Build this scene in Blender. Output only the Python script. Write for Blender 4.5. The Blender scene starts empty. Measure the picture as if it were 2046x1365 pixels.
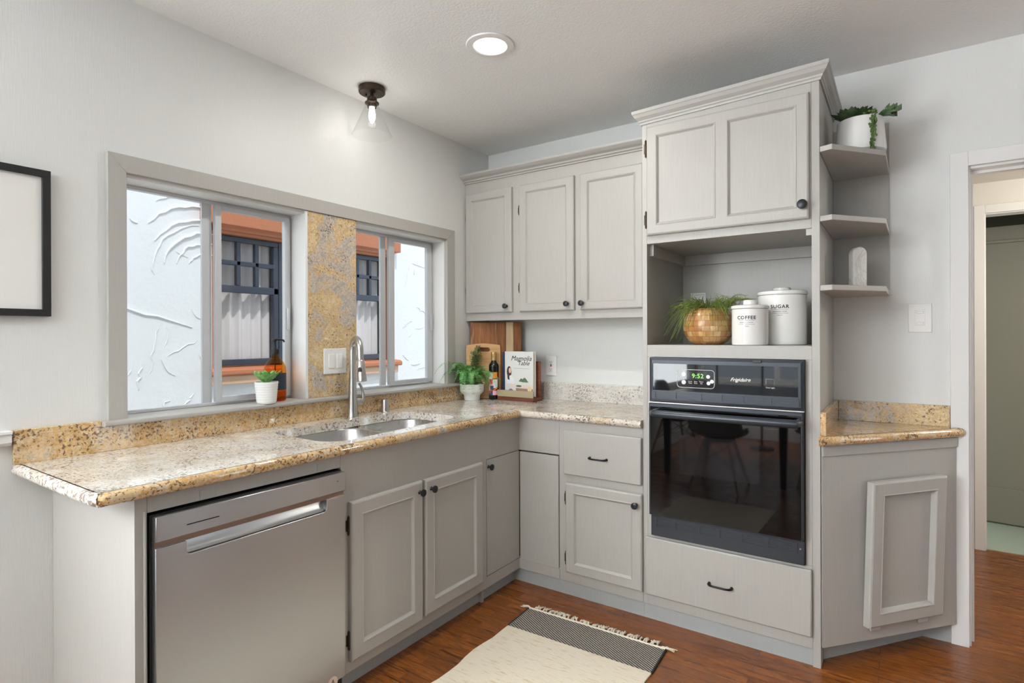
import bpy, bmesh, math, random
from mathutils import Vector, Matrix
from math import sin, cos, pi, radians
random.seed(7)
S = bpy.context.scene
COL = S.collection

# ------------------------------------------------------------------ camera
YAW, PITCH, ROLL = 0.60292, -0.00079, -0.00357
fw = Vector((-sin(YAW), cos(YAW), 0)); rt = Vector((cos(YAW), sin(YAW), 0)); up = Vector((0, 0, 1))
f2 = fw*cos(PITCH) + up*sin(PITCH); u2 = up*cos(PITCH) - fw*sin(PITCH)
r3 = rt*cos(ROLL) + u2*sin(ROLL); u3 = u2*cos(ROLL) - rt*sin(ROLL)
cd = bpy.data.cameras.new('camera'); cam = bpy.data.objects.new('camera', cd); COL.objects.link(cam)
cam.matrix_world = Matrix(((r3.x, u3.x, -f2.x, 2.2774), (r3.y, u3.y, -f2.y, -3.0393), (r3.z, u3.z, -f2.z, 1.3079), (0, 0, 0, 1)))
cd.sensor_width = 36; cd.lens = 1132.3/2046*36; cd.shift_y = -0.0053; cd.clip_start = 0.05
S.camera = cam

# ------------------------------------------------------------------ world, sun, daylight, exposure
w = bpy.data.worlds.new('sky'); S.world = w; w.use_nodes = True
bg = w.node_tree.nodes['Background']; bg.inputs[0].default_value = (0.72, 0.86, 1, 1); bg.inputs[1].default_value = 1.15
def light(name, kind, loc, energy, color=(1, 1, 1), rot=(0, 0, 0), **k):
    l = bpy.data.lights.new(name, kind); l.energy = energy; l.color = color
    for a, b in k.items(): setattr(l, a, b)
    o = bpy.data.objects.new(name, l); o.location = loc; o.rotation_euler = rot; COL.objects.link(o); return o
sun = light('sun', 'SUN', (0, 0, 8), 1.5, (1, .985, .97), angle=radians(.6))
sun.rotation_euler = Vector((-.52, .14, -1)).to_track_quat('-Z', 'Y').to_euler()
# daylight entering by the dining-room window behind the camera
light('daylight_front', 'AREA', (1.0, -5.66, 1.5), 6, (.93, .97, 1), (radians(90), 0, 0), shape='RECTANGLE', size=1.9, size_y=1.5)
light('daylight_left', 'AREA', (.03, -4.45, 1.5), 88, (.93, .97, 1), (radians(90), 0, radians(-90)), shape='RECTANGLE', size=1.6, size_y=1.5)
light('daylight_sidelight', 'AREA', (4.38, -.57, 1.2), 2.2, (.95, .98, 1), (radians(90), 0, radians(90)), shape='RECTANGLE', size=.32, size_y=1.7)
S.view_settings.view_transform = 'Standard'; S.view_settings.look = 'None'
S.view_settings.exposure = 0.6; S.view_settings.gamma = 1; S.view_settings.use_curve_mapping = False

# ------------------------------------------------------------------ materials
def lin(c): return tuple((x/255/12.92 if x <= 10 else ((x/255+.055)/1.055)**2.4) for x in c) + (1,)
def mat(name, rgb=(200, 200, 200), rough=.5, metal=0, **k):
    m = bpy.data.materials.new(name); m.use_nodes = True
    b = m.node_tree.nodes['Principled BSDF']
    b.inputs['Base Color'].default_value = lin(rgb); b.inputs['Roughness'].default_value = rough; b.inputs['Metallic'].default_value = metal
    for a, v in k.items(): b.inputs[a].default_value = v
    return m
class N:
    """small node-graph helper"""
    def __init__(s, m): s.m = m; s.t = m.node_tree; s.b = s.t.nodes['Principled BSDF']
    def n(s, typ, ins=None, **at):
        x = s.t.nodes.new(typ)
        for a, v in at.items(): setattr(x, a, v)
        for a, v in (ins or {}).items():
            if isinstance(v, bpy.types.NodeSocket): s.t.links.new(v, x.inputs[a])
            else: x.inputs[a].default_value = v
        return x
    def co(s, scale=(1, 1, 1), rot=(0, 0, 0)):
        c = s.n('ShaderNodeTexCoord'); return s.n('ShaderNodeMapping', {0: c.outputs['Object'], 'Scale': scale, 'Rotation': rot}).outputs[0]
    def noise(s, vec, scale, detail=3, rough=.5, dist=0):
        return s.n('ShaderNodeTexNoise', {'Vector': vec, 'Scale': scale, 'Detail': detail, 'Roughness': rough, 'Distortion': dist}).outputs['Fac']
    def ramp(s, fac, stops):
        r = s.n('ShaderNodeValToRGB', {0: fac}); e = r.color_ramp.elements
        while len(e) < len(stops): e.new(.5)
        for q, (p, c) in zip(e, stops): q.position = p; q.color = c if len(c) == 4 else lin(c)
        return r.outputs[0]
    def mix(s, fac, a, b, blend='MIX'):
        x = s.n('ShaderNodeMix', data_type='RGBA', blend_type=blend)
        for i, v in ((0, fac), (6, a), (7, b)):
            if isinstance(v, bpy.types.NodeSocket): s.t.links.new(v, x.inputs[i])
            else: x.inputs[i].default_value = v if i == 0 else (v if len(v) == 4 else lin(v))
        return x.outputs[2]
    def color(s, o): s.t.links.new(o, s.b.inputs['Base Color'])
    def rough(s, o): s.t.links.new(o, s.b.inputs['Roughness'])
    def bump(s, h, strength=.2, dist=.01):
        s.t.links.new(s.n('ShaderNodeBump', {'Height': h, 'Strength': strength, 'Distance': dist}).outputs[0], s.b.inputs['Normal'])
def g(v): return (v, v, v, 1)

def wallpaper(name, rgb, rough=.5):
    m = mat(name, rgb, rough); n = N(m)
    a = n.noise(n.co((260, 260, 14)), 1, 3); b = n.noise(n.co((12, 12, 240)), 1, 2)
    n.bump(n.mix(.4, a, b), .22, .004); n.color(n.mix(a, lin(rgb), lin([c-5 for c in rgb]))); return m
def painted(name, rgb, rough=.42):
    m = mat(name, rgb, rough); n = N(m); a = n.noise(n.co((240, 240, 9)), 1, 3, .6)
    n.color(n.ramp(a, [(.3, [c-3 for c in rgb]), (.7, [c+2 for c in rgb])])); n.bump(a, .05, .002); return m
M = {}
M['wall'] = wallpaper('white_wallpaper', (228, 229, 226), .42); M['dimwall'] = mat('bounce_cut_grey', (70, 70, 68), .6)  # dark grey invented for the unseen right wall to cut bounced light
M['ceiling'] = mat('ceiling_white', (240, 240, 238), .5); n = N(M['ceiling']); n.bump(n.noise(n.co(), 110, 3), .3, .005)
M['trim'] = mat('trim_white', (234, 233, 230), .35)
M['paint'] = painted('greige_paint', (179, 176, 170))
M['kick'] = painted('kick_paint', (170, 173, 172), .5)
M['dark'] = mat('dark_gap', (24, 23, 22), .8)
M['black'] = mat('black_metal', (38, 38, 39), .38, .6)
M['blackplastic'] = mat('black_plastic', (26, 27, 28), .4)
M['knob'] = mat('knob_black', (44, 46, 50), .36, .4)
M['hinge'] = mat('bronze_hinge', (70, 58, 48), .4, .8)
M['alu'] = mat('aluminium', (206, 208, 210), .4, .3)
M['whiteplastic'] = mat('white_plastic', (240, 239, 236), .3)
M['ceramic'] = mat('white_ceramic', (240, 239, 235), .12)
M['matceramic'] = mat('white_ribbed_ceramic', (238, 237, 233), .4)
M['ink'] = mat('black_ink', (30, 30, 30), .5)
M['whiteink'] = mat('white_ink', (228, 228, 224), .5)
def steel(name, rgb, rough, sc, an=.0):
    m = mat(name, rgb, rough, 1); n = N(m); a = n.noise(n.co(sc), 1, 2)
    n.rough(n.ramp(a, [(.3, g(rough-.015)), (.7, g(rough+.015))])); n.b.inputs['Anisotropic'].default_value = an; return m
M['steel'] = steel('brushed_steel', (181, 183, 184), .31, (3, 3, 300), .7); M['steel'].node_tree.nodes['Principled BSDF'].inputs['Anisotropic Rotation'].default_value = .25
M['sinksteel'] = steel('sink_steel', (205, 205, 205), .28, (300, 12, 12))
M['nickel'] = mat('brushed_nickel', (192, 189, 184), .3, 1)
M['groovereflect'] = mat('steel_warm_reflection', (164, 146, 134), .3, 1)  # steel tinted with the coppery reflection in the dishwasher groove
M['ovenblack'] = mat('oven_black_glass', (7, 7, 8), .03, 0, **{'IOR': 1.48})
M['ovenframe'] = mat('oven_charcoal', (58, 63, 70), .33, .3)
M['ovenwindow'] = mat('oven_window_glass', (24, 25, 28), .05)
def granite(name, stops, seed, speck=(86, 68, 54), smul=1.0):
    m = mat(name, rough=.03); n = N(m); m.node_tree.nodes['Principled BSDF'].inputs['Specular IOR Level'].default_value = .8
    c = n.n('ShaderNodeTexCoord').outputs['Object']; v = n.n('ShaderNodeVectorMath', {0: c, 1: (seed, seed*.7, seed*.3)}).outputs[0]
    big = n.noise(v, 4.2, 6, .62, 1.4); med = n.noise(v, 30, 5, .7, .4); fine = n.noise(v, 120, 3, .6); sp = n.noise(v, 105, 3, .6, .3); dens = n.noise(v, 7, 3, .5, .8)
    base = n.ramp(n.mix(.28, big, med), stops)
    base = n.mix(n.ramp(fine, [(.35, g(.4)), (.58, g(0))]), base, (236, 228, 212))
    th = n.n('ShaderNodeMath', {0: sp, 1: n.n('ShaderNodeMath', {0: dens, 1: .42*smul}, operation='MULTIPLY').outputs[0]}, operation='ADD').outputs[0]
    base = n.mix(n.ramp(th, [(.77, g(0)), (.84, g(.92))]), base, speck)
    base = n.mix(n.ramp(n.noise(v, 11, 7, .72, 1.8), [(.475, g(0)), (.5, g(.4)), (.525, g(0))]), base, (128, 116, 106))
    n.color(base); return m
GOLD = [(.34, (228, 212, 184)), (.42, (220, 186, 130)), (.5, (206, 158, 92)), (.56, (222, 192, 144)), (.63, (186, 174, 160)), (.7, (206, 196, 182))]
PALE = [(.34, (214, 200, 174)), (.44, (226, 221, 212)), (.55, (214, 211, 206)), (.66, (186, 182, 178))]
MIX = [(.34, (236, 234, 230)), (.43, (232, 228, 220)), (.5, (216, 205, 186)), (.56, (234, 232, 228)), (.66, (212, 209, 206))]
M['granite'] = granite('gold_granite', GOLD, 3.1, (108, 76, 48), 1.0)
M['granitepier'] = granite('gold_granite_slab', [(.34, (222, 204, 170)), (.43, (216, 184, 130)), (.5, (204, 170, 116)), (.55, (190, 176, 160)), (.62, (172, 164, 156)), (.7, (206, 188, 156))], 8.4, (110, 84, 58), .8)
M['granitepale'] = granite('pale_granite', PALE, 1.7, (132, 124, 120), .95)
M['granitepale2'] = granite('pale_worktop_granite', [(.34, (216, 192, 150)), (.43, (226, 216, 198)), (.52, (218, 210, 200)), (.6, (206, 184, 150)), (.68, (190, 184, 178))], 2.3, (110, 96, 84), 1.0)
M['granitetop'] = granite('worktop_granite', MIX, 5.2, (132, 114, 98), 1.02); M['granitetop'].node_tree.nodes['Principled BSDF'].inputs['Specular IOR Level'].default_value = .55
def wood_floor():
    m = mat('oak_strip_floor', rough=.28); n = N(m)
    v = n.co()
    br = n.n('ShaderNodeTexBrick', {'Vector': v, 'Color1': g(0), 'Color2': g(1), 'Mortar': g(.5), 'Scale': 1, 'Mortar Size': .0008, 'Brick Width': 1.1, 'Row Height': .058, 'Bias': 0}); br.offset = .37
    w1 = n.n('ShaderNodeVectorMath', {0: v, 1: (3, 40, 1)}, operation='MULTIPLY').outputs[0]
    w2 = n.n('ShaderNodeVectorMath', {0: w1, 1: n.n('ShaderNodeVectorMath', {0: br.outputs[0], 1: (9, 31, 5)}, operation='MULTIPLY').outputs[0]}).outputs[0]
    gr = n.noise(w2, 1.5, 6, .62, 1.2); fn = n.noise(n.co((14, 320, 1)), 1, 3)
    col = n.ramp(gr, [(.34, (66, 35, 14)), (.46, (136, 77, 29)), (.56, (166, 99, 43)), (.68, (98, 53, 20))])
    col = n.mix(n.ramp(br.outputs[0], [(0, g(.0)), (1, g(.6))]), col, (118, 65, 26))
    col = n.mix(n.ramp(fn, [(.4, g(.35)), (.6, g(0))]), col, (74, 39, 15))
    col = n.mix(br.outputs['Fac'], col, (84, 48, 22))
    n.color(col); n.bump(n.mix(.5, fn, br.outputs['Fac']), .08, .002); n.rough(n.ramp(gr, [(.3, g(.3)), (.7, g(.2))])); return m
M['floor'] = wood_floor()
M['greenfloor'] = mat('green_lino', (172, 184, 166), .4)
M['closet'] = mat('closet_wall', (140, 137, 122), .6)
M['closetdark'] = mat('closet_void_dark', (70, 68, 52), .8); M['hallwall'] = mat('hall_wall', (228, 224, 216), .6)  # closet void's darkness put into the colour of upper wall and ceiling
def glass(name, tint=(1, 1, 1, 1), refl=.5, rough=0):
    m = bpy.data.materials.new(name); m.use_nodes = True; t = m.node_tree; t.nodes.remove(t.nodes['Principled BSDF'])
    o = t.nodes['Material Output']; mx = t.nodes.new('ShaderNodeMixShader'); tr = t.nodes.new('ShaderNodeBsdfTransparent'); gl = t.nodes.new('ShaderNodeBsdfGlossy'); lw = t.nodes.new('ShaderNodeLayerWeight'); mp = t.nodes.new('ShaderNodeMapRange')
    tr.inputs[0].default_value = tint; gl.inputs['Roughness'].default_value = rough; lw.inputs[0].default_value = .35; mp.inputs[3].default_value = .02*refl; mp.inputs[4].default_value = refl
    pw = t.nodes.new('ShaderNodeMath'); pw.operation = 'POWER'; pw.inputs[1].default_value = 2.5
    t.links.new(lw.outputs['Facing'], pw.inputs[0]); t.links.new(pw.outputs[0], mp.inputs[0]); t.links.new(mp.outputs[0], mx.inputs[0]); t.links.new(tr.outputs[0], mx.inputs[1]); t.links.new(gl.outputs[0], mx.inputs[2]); t.links.new(mx.outputs[0], o.inputs[0]); return m
M['pane'] = glass('window_glass', (.98, .985, .985, 1), .3)
M['shade'] = glass('clear_shade_glass', (.985, .985, .985, 1), .35)
M['amber'] = glass('amber_glass', (.93, .56, .16, 1), .5)
def emis(name, col, s):
    m = mat(name, (0, 0, 0), .5); b = m.node_tree.nodes['Principled BSDF']; b.inputs['Emission Color'].default_value = col; b.inputs['Emission Strength'].default_value = s; return m
M['bulb'] = emis('lit_bulb', (1, .96, .9, 1), 8)
M['diffuser'] = emis('lit_diffuser', (1, .98, .95, 1), 2.2)
M['led'] = emis('green_led', (.25, 1, .1, 1), 1.3)
def woodm(name, stops, sc=(60, 60, 3), rough=.45):
    m = mat(name, rough=rough); n = N(m); a = n.noise(n.co(sc), 1, 4, .6, .6); n.color(n.ramp(a, stops)); return m
M['bamboo'] = woodm('bamboo', [(.3, (196, 150, 98)), (.7, (218, 176, 124))], (5, 5, 70))
M['redwood'] = woodm('reddish_wood', [(.3, (96, 50, 28)), (.7, (134, 74, 44))], (4, 4, 70))
def acacia():
    m = mat('acacia', rough=.4); n = N(m); v = n.co()
    st = n.noise(n.co((14, 1, 1.6)), 1, 3, .5, 1.0); fine = n.noise(n.co((120, 60, 4)), 1, 4)
    c = n.ramp(st, [(.3, (112, 62, 28)), (.42, (168, 108, 60)), (.52, (140, 84, 42)), (.6, (190, 146, 98)), (.7, (126, 74, 38))])
    n.color(n.mix(n.ramp(fine, [(.4, g(.4)), (.65, g(0))]), c, (92, 50, 24))); return m
M['acacia'] = acacia()
M['acaciapale'] = woodm('acacia_sapwood', [(.3, (204, 174, 130)), (.7, (222, 196, 156))], (90, 90, 4))
M['acaciared'] = woodm('acacia_red_strip', [(.3, (126, 74, 34)), (.7, (164, 104, 56))], (120, 120, 4))
def mosaic():
    m = mat('shell_mosaic', rough=.25); n = N(m)
    c = n.n('ShaderNodeTexCoord').outputs['Object']; sx = n.n('ShaderNodeSeparateXYZ', {0: c})
    ang = n.n('ShaderNodeMath', {0: sx.outputs[1], 1: sx.outputs[0]}, operation='ARCTAN2').outputs[0]
    a2 = n.n('ShaderNodeMath', {0: ang, 1: .115}, operation='MULTIPLY').outputs[0]
    v = n.n('ShaderNodeCombineXYZ', {0: a2, 1: sx.outputs[2]}).outputs[0]
    br = n.n('ShaderNodeTexBrick', {'Vector': v, 'Color1': g(0), 'Color2': g(1), 'Mortar': g(.5), 'Scale': 1, 'Mortar Size': .0007, 'Brick Width': .036, 'Row Height': .024})
    gr = n.noise(n.co((60, 60, 12)), 1, 4, .6, .6)
    col = n.ramp(br.outputs[0], [(0, (222, 182, 122)), (.35, (196, 138, 76)), (.7, (232, 202, 152)), (1, (176, 118, 62))])
    col = n.mix(n.ramp(gr, [(.35, g(.5)), (.6, g(0))]), col, (150, 92, 44)); col = n.mix(br.outputs['Fac'], col, (120, 84, 52)); n.color(col); return m
M['mosaic'] = mosaic()
m = M['marble'] = mat('white_marble', (226, 223, 216), .35); n = N(m); vn = n.noise(n.co(), 9, 6, .65, 1.5); n.color(n.ramp(vn, [(.46, (228, 225, 219)), (.5, (206, 201, 194)), (.54, (230, 227, 221))]))
def leaf(name, a, b, rough=.45):
    m = mat(name, a, rough); n = N(m); n.color(n.ramp(n.noise(n.co(), 30, 3), [(.35, a), (.65, b)])); return m
M['fern'] = leaf('fern_green', (74, 150, 74), (158, 208, 128)); M['rhip'] = leaf('stem_green', (84, 108, 44), (136, 150, 66))
M['succ'] = leaf('succulent_green', (84, 150, 70), (150, 200, 120), .35); M['darkleaf'] = leaf('dark_succulent', (52, 78, 48), (88, 112, 70), .4); M['pearl'] = leaf('string_leaf', (74, 98, 50), (104, 130, 66))
M['fernred'] = leaf('bronze_fern', (74, 96, 48), (110, 124, 70))
M['soil'] = mat('soil', (58, 46, 36), .9)
M['gold'] = mat('gold_cap', (206, 172, 112), .35, .6); M['oilglass'] = mat('dark_oil_glass', (20, 24, 18), .08)
M['lightpaper'] = mat('mat_board', (236, 235, 230), .3)
m = M['stucco'] = mat('white_stucco', (234, 234, 233), .85); n = N(m); n.bump(n.mix(.5, n.noise(n.co(), 7, 5, .6, 1.2), n.noise(n.co(), 40, 3)), .3, .012)
m = M['redtrim'] = mat('terracotta_trim', (186, 116, 80), .6); n = N(m); n.bump(n.noise(n.co(), 90, 3), .4, .008)
M['tantrim'] = mat('tan_sill', (214, 178, 146), .7)
M['sash'] = mat('blue_black_sash', (62, 68, 80), .35); M['curtain'] = mat('pale_curtain', (236, 228, 226), .8); M['concrete'] = mat('alley_concrete', (190, 186, 178), .8)
def rugmats():
    m = mat('cream_weave', (226, 214, 190), .95); n = N(m); r = n.noise(n.co((30, 420, 1)), 1, 2); sl = n.noise(n.co((16, 90, 1)), 1, 4, .6)
    n.color(n.ramp(sl, [(.55, (232, 221, 200)), (.72, (208, 188, 152))])); n.bump(r, .5, .004); M['rug'] = m
    m = mat('charcoal_weave', (80, 78, 76), .95); n = N(m)
    wv = n.n('ShaderNodeTexWave', {'Vector': n.co((1, 1, 1), (0, 0, radians(-62))), 'Scale': 30, 'Distortion': 1.2, 'Detail': 1, 'Detail Scale': 20}, bands_direction='X').outputs['Fac']
    nz = n.noise(n.co((220, 160, 1)), 1, 2)
    n.color(n.mix(n.ramp(nz, [(.35, g(.4)), (.55, g(0))]), n.ramp(wv, [(.42, (46, 44, 44)), (.6, (186, 178, 166))]), (44, 42, 42))); n.bump(wv, .4, .003); M['rugdark'] = m
rugmats()
M['fringe'] = mat('cotton_fringe', (232, 222, 202), .9); M['rugedge'] = mat('black_binding', (42, 40, 40), .9)
for nm, c in dict(navy=(44, 58, 74), blue=(46, 96, 150), cover=(226, 226, 222), paper=(236, 230, 216), brass=(172, 158, 128), hair=(74, 52, 44), skin=(226, 188, 168), blouse=(236, 238, 238), tabletop=(232, 216, 206), tablered=(170, 132, 118), bookgreen=(88, 116, 92), chairblue=(120, 128, 164), seal=(226, 212, 160),
                  orange=(238, 150, 40), redl=(214, 74, 50), pink=(236, 176, 200), labelwhite=(232, 232, 226), deepblue=(40, 66, 100), labeldark=(44, 56, 64), red=(190, 40, 40), chairgrey=(150, 152, 155), badge=(222, 200, 184)).items():
    M[nm] = mat(nm + '_colour', c, .5)
M['legwood'] = woodm('beech_leg', [(.3, (176, 138, 100)), (.7, (200, 164, 122))]); M['tableblack'] = mat('black_table', (24, 26, 30), .35)

# ------------------------------------------------------------------ mesh helpers
FX = Matrix.Identity(4)
def frame(o, u, v, w_):
    u, v, w_ = Vector(u).normalized(), Vector(v).normalized(), Vector(w_).normalized()
    return Matrix(((u.x, v.x, w_.x, o[0]), (u.y, v.y, w_.y, o[1]), (u.z, v.z, w_.z, o[2]), (0, 0, 0, 1)))
def FA(x, y, z): return frame((x, y, z), (0, 1, 0), (0, 0, 1), (1, 0, 0))      # faces the room from the window wall
def FB(x, y, z): return frame((x, y, z), (1, 0, 0), (0, 0, 1), (0, -1, 0))     # faces the room from the oven wall
DU, DW = (.645, .764, 0), (.764, -.645, 0)
class MB:
    def __init__(s, m=None): s.bm = bmesh.new(); s.M = m or FX; s.smooth = False
    def v(s, p): return s.bm.verts.new(s.M @ Vector(p))
    def f(s, vs):
        try: return s.bm.faces.new(vs)
        except ValueError: return None
    def box(s, x0, x1, y0, y1, z0, z1):
        q = [s.v((x, y, z)) for x in (x0, x1) for y in (y0, y1) for z in (z0, z1)]
        for a in ((0, 1, 3, 2), (4, 6, 7, 5), (0, 4, 5, 1), (2, 3, 7, 6), (0, 2, 6, 4), (1, 5, 7, 3)): s.f([q[i] for i in a])
        return s
    def loft(s, rings, closed=True, cap0=True, cap1=True):
        R = [[s.v(p) for p in r] for r in rings]; k = len(R[0])
        for a, b in zip(R, R[1:]):
            for i in range(k if closed else k-1): s.f((a[i], a[(i+1) % k], b[(i+1) % k], b[i]))
        if cap0 and k > 2: s.f(R[0][::-1])
        if cap1 and k > 2: s.f(R[-1])
        return s
    def prism(s, pts, z0, z1): return s.loft([[(x, y, z0) for x, y in pts], [(x, y, z1) for x, y in pts]])
    def lathe(s, prof, c=(0, 0, 0), n=40, axis='z', cap0=True, cap1=True):
        rings = []
        for r, h in prof:
            r = max(r, 1e-5)
            if axis == 'z': rings.append([(c[0]+r*cos(2*pi*i/n), c[1]+r*sin(2*pi*i/n), c[2]+h) for i in range(n)])
            else: rings.append([(c[0]+r*cos(2*pi*i/n), c[1]+r*sin(2*pi*i/n), c[2]+h) for i in range(n)])
        s.smooth = True
        return s.loft(rings, True, cap0, cap1)
    def tube(s, path, r, n=8, cap=True, flat=1.0):
        P = [Vector(p) for p in path]; rr = r if isinstance(r, (list, tuple)) else [r]*len(P); rings = []; s.smooth = True
        t0 = (P[1]-P[0]).normalized(); nrm = t0.orthogonal().normalized()
        for i, p in enumerate(P):
            t = ((P[min(i+1, len(P)-1)]-P[max(i-1, 0)])).normalized()
            nrm = (nrm - t*nrm.dot(t)); nrm = nrm.normalized() if nrm.length > 1e-6 else t.orthogonal().normalized(); b = t.cross(nrm)
            rings.append([p + (nrm*cos(2*pi*k/n)*flat + b*sin(2*pi*k/n))*rr[i] for k in range(n)])
        return s.loft(rings, True, cap, cap)
    def sweep(s, path, prof, closed=False):
        """prof = (outward offset, z) swept along a plan polyline of (x, y); outward is to the right of travel"""
        P = [Vector((p[0], p[1])) for p in path]; k = len(P); out = []
        for i in range(k):
            d = []
            if i > 0 or closed: d.append((P[i]-P[i-1]).normalized())
            if i < k-1 or closed: d.append((P[(i+1) % k]-P[i]).normalized())
            ns = [Vector((a.y, -a.x)) for a in d]
            nn = ns[0] if len(ns) == 1 else (ns[0]+ns[1])/(1+ns[0].dot(ns[1]))
            out.append(nn)
        rings = [[(P[i].x+out[i].x*o, P[i].y+out[i].y*o, z) for o, z in prof] for i in range(k)]
        if closed: rings.append(rings[0])
        return s.loft(rings, True, not closed, not closed)
    def ball(s, c, rx, ry=None, rz=None, n=10, m=6):
        ry = ry or rx; rz = rz or rx; s.smooth = True
        return s.loft([[(c[0]+rx*sin(pi*j/m)*cos(2*pi*i/n)+1e-6*cos(2*pi*i/n), c[1]+ry*sin(pi*j/m)*sin(2*pi*i/n)+1e-6*sin(2*pi*i/n), c[2]-rz*cos(pi*j/m)) for i in range(n)] for j in range(m+1)])
def rrect(x0, x1, y0, y1, r, k=5):
    out = []
    for cx, cy, a in ((x1-r, y1-r, 0), (x0+r, y1-r, 90), (x0+r, y0+r, 180), (x1-r, y0+r, 270)):
        out += [(cx+r*cos(radians(a+90*i/k)), cy+r*sin(radians(a+90*i/k))) for i in range(k+1)]
    return out
def wloc(o):
    v = Vector((0, 0, 0))
    while o: v += o.location; o = o.parent
    return v
def obj(name, mb, m, parent=None, bev=0, loc=None, smooth=None, label=None):
    """links a mesh built in world coordinates as one object (child of parent, or top-level with origin at loc)"""
    bm = mb.bm; bmesh.ops.recalc_face_normals(bm, faces=bm.faces)
    base = wloc(parent) if parent else Vector(loc or (0, 0, 0)); l = Vector(loc)-wloc(parent) if (parent and loc) else Vector((0, 0, 0))
    base = base + l if parent else base
    for v in bm.verts: v.co -= base
    me = bpy.data.meshes.new(name); bm.to_mesh(me); bm.free()
    mats = m if isinstance(m, list) else [m]
    for q in mats: me.materials.append(M[q] if isinstance(q, str) else q)
    sm = mb.smooth if smooth is None else smooth
    if sm:
        for p in me.polygons: p.use_smooth = True
        me.set_sharp_from_angle(angle=radians(38))
    o = bpy.data.objects.new(name, me); COL.objects.link(o)
    if parent: o.parent = parent; o.location = l
    else: o.location = base
    if bev:
        b = o.modifiers.new('bevel', 'BEVEL'); b.width = bev; b.segments = 2; b.limit_method = 'ANGLE'; b.angle_limit = radians(40)
        for p in me.polygons: p.use_smooth = True
        me.set_sharp_from_angle(angle=radians(35))
    if label: o['label'] = label
    return o
def tag(o, label, cat, group=None):
    o['label'] = label; o['category'] = cat
    if group: o['group'] = group
    return o
def thing(name, loc, label, cat, group=None):
    o = bpy.data.objects.new(name, None); o.location = loc; o.empty_display_size = .05; COL.objects.link(o); return tag(o, label, cat, group)
def struct(name, mb, m, parent=None, bev=0, label=None, cat=None, smooth=None):
    o = obj(name, mb, m, parent, bev, smooth=smooth)
    if not parent:
        o['kind'] = 'structure'
        if label: tag(o, label, cat)
    return o
def B(*a, m=None): return MB(m).box(*a)
def text(string, size, mtx, align='CENTER', shear=0, ext=.0004, spacing=1, wrap=None, bold=0):
    c = bpy.data.curves.new('t', 'FONT'); c.body = string; c.size = size; c.align_x = align; c.shear = shear; c.extrude = ext; c.space_character = spacing; c.resolution_u = 3; c.offset = bold
    o = bpy.data.objects.new('t', c); COL.objects.link(o); bpy.context.view_layer.update()
    me = bpy.data.meshes.new_from_object(o.evaluated_get(bpy.context.evaluated_depsgraph_get()))
    bpy.data.objects.remove(o); bpy.data.curves.remove(c)
    mb = MB(); mb.bm.from_mesh(me); bpy.data.meshes.remove(me)
    for v in mb.bm.verts:
        p = v.co.copy()
        if wrap: a = p.x/wrap; p = Vector((sin(a)*(wrap+p.z), p.y, (cos(a)-1)*wrap+p.z*cos(a)))
        v.co = mtx @ p
    return mb
def panel_door(mtx, wd, h, t=.02, openings=None, fr=.045, depth=.009, rim=.008):
    """slab with rounded rim and recessed moulded panels; openings = [(u0,u1)] at common v margins"""
    mb = MB(mtx)
    def rect(i, z): return [(i, i, z), (wd-i, i, z), (wd-i, h-i, z), (i, h-i, z)]
    mb.loft([rect(.0, 0), rect(0, t-rim), rect(rim*.3, t-rim*.35), rect(rim, t)], True, True, False)
    ops = openings or [(fr, wd-fr)]; v0, v1 = fr, h-fr
    def quad(u0, u1, a, b): mb.f([mb.v((u0, a, t)), mb.v((u1, a, t)), mb.v((u1, b, t)), mb.v((u0, b, t))])
    quad(rim, wd-rim, rim, v0); quad(rim, wd-rim, v1, h-rim)
    last = rim
    for a, b in ops:
        quad(last, a, v0, v1); last = b
        def r(i, z): return [(a+i, v0+i, z), (b-i, v0+i, z), (b-i, v1-i, z), (a+i, v1-i, z)]
        mb.loft([r(0, t), r(.003, t+.0015), r(.006, t), r(.010, t-depth*.6), r(.014, t-depth)], True, False, True)
    quad(last, wd-rim, v0, v1)
    bmesh.ops.remove_doubles(mb.bm, verts=mb.bm.verts, dist=1e-5); return mb
def knob(parent, mtx, r=.0155):
    return obj('knob', MB(mtx).lathe([(.009, 0), (.006, .004), (.0055, .014), (r*.8, .017), (r, .021), (r*.98, .026), (r*.6, .029), (0, .0295)], n=24), 'knob', parent, label='round black knob')
def pull(parent, mtx, L=.09, r=.0042):
    mb = MB(mtx); h = L/2
    mb.tube([(-h, 0, 0), (-h, 0, .014), (-h+.006, 0, .022), (-h+.02, 0, .0265), (h-.02, 0, .0265), (h-.006, 0, .022), (h, 0, .014), (h, 0, 0)], [.007, .0055, .005, r, r, .005, .0055, .007], 10)
    return obj('handle', mb, 'black', parent, label='black bar pull')
def hinge(parent, mtx, h=.062):
    mb = MB(mtx); mb.tube([(0, -h/2-.006, .004), (0, -h/2, .005), (0, h/2, .005), (0, h/2+.006, .004)], [.001, .0045, .0045, .001], 8); mb.box(-.009, .0, -h*.32, h*.32, 0, .003)
    return obj('hinge', mb, 'hinge', parent, label='dark bronze hinge')

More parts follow.
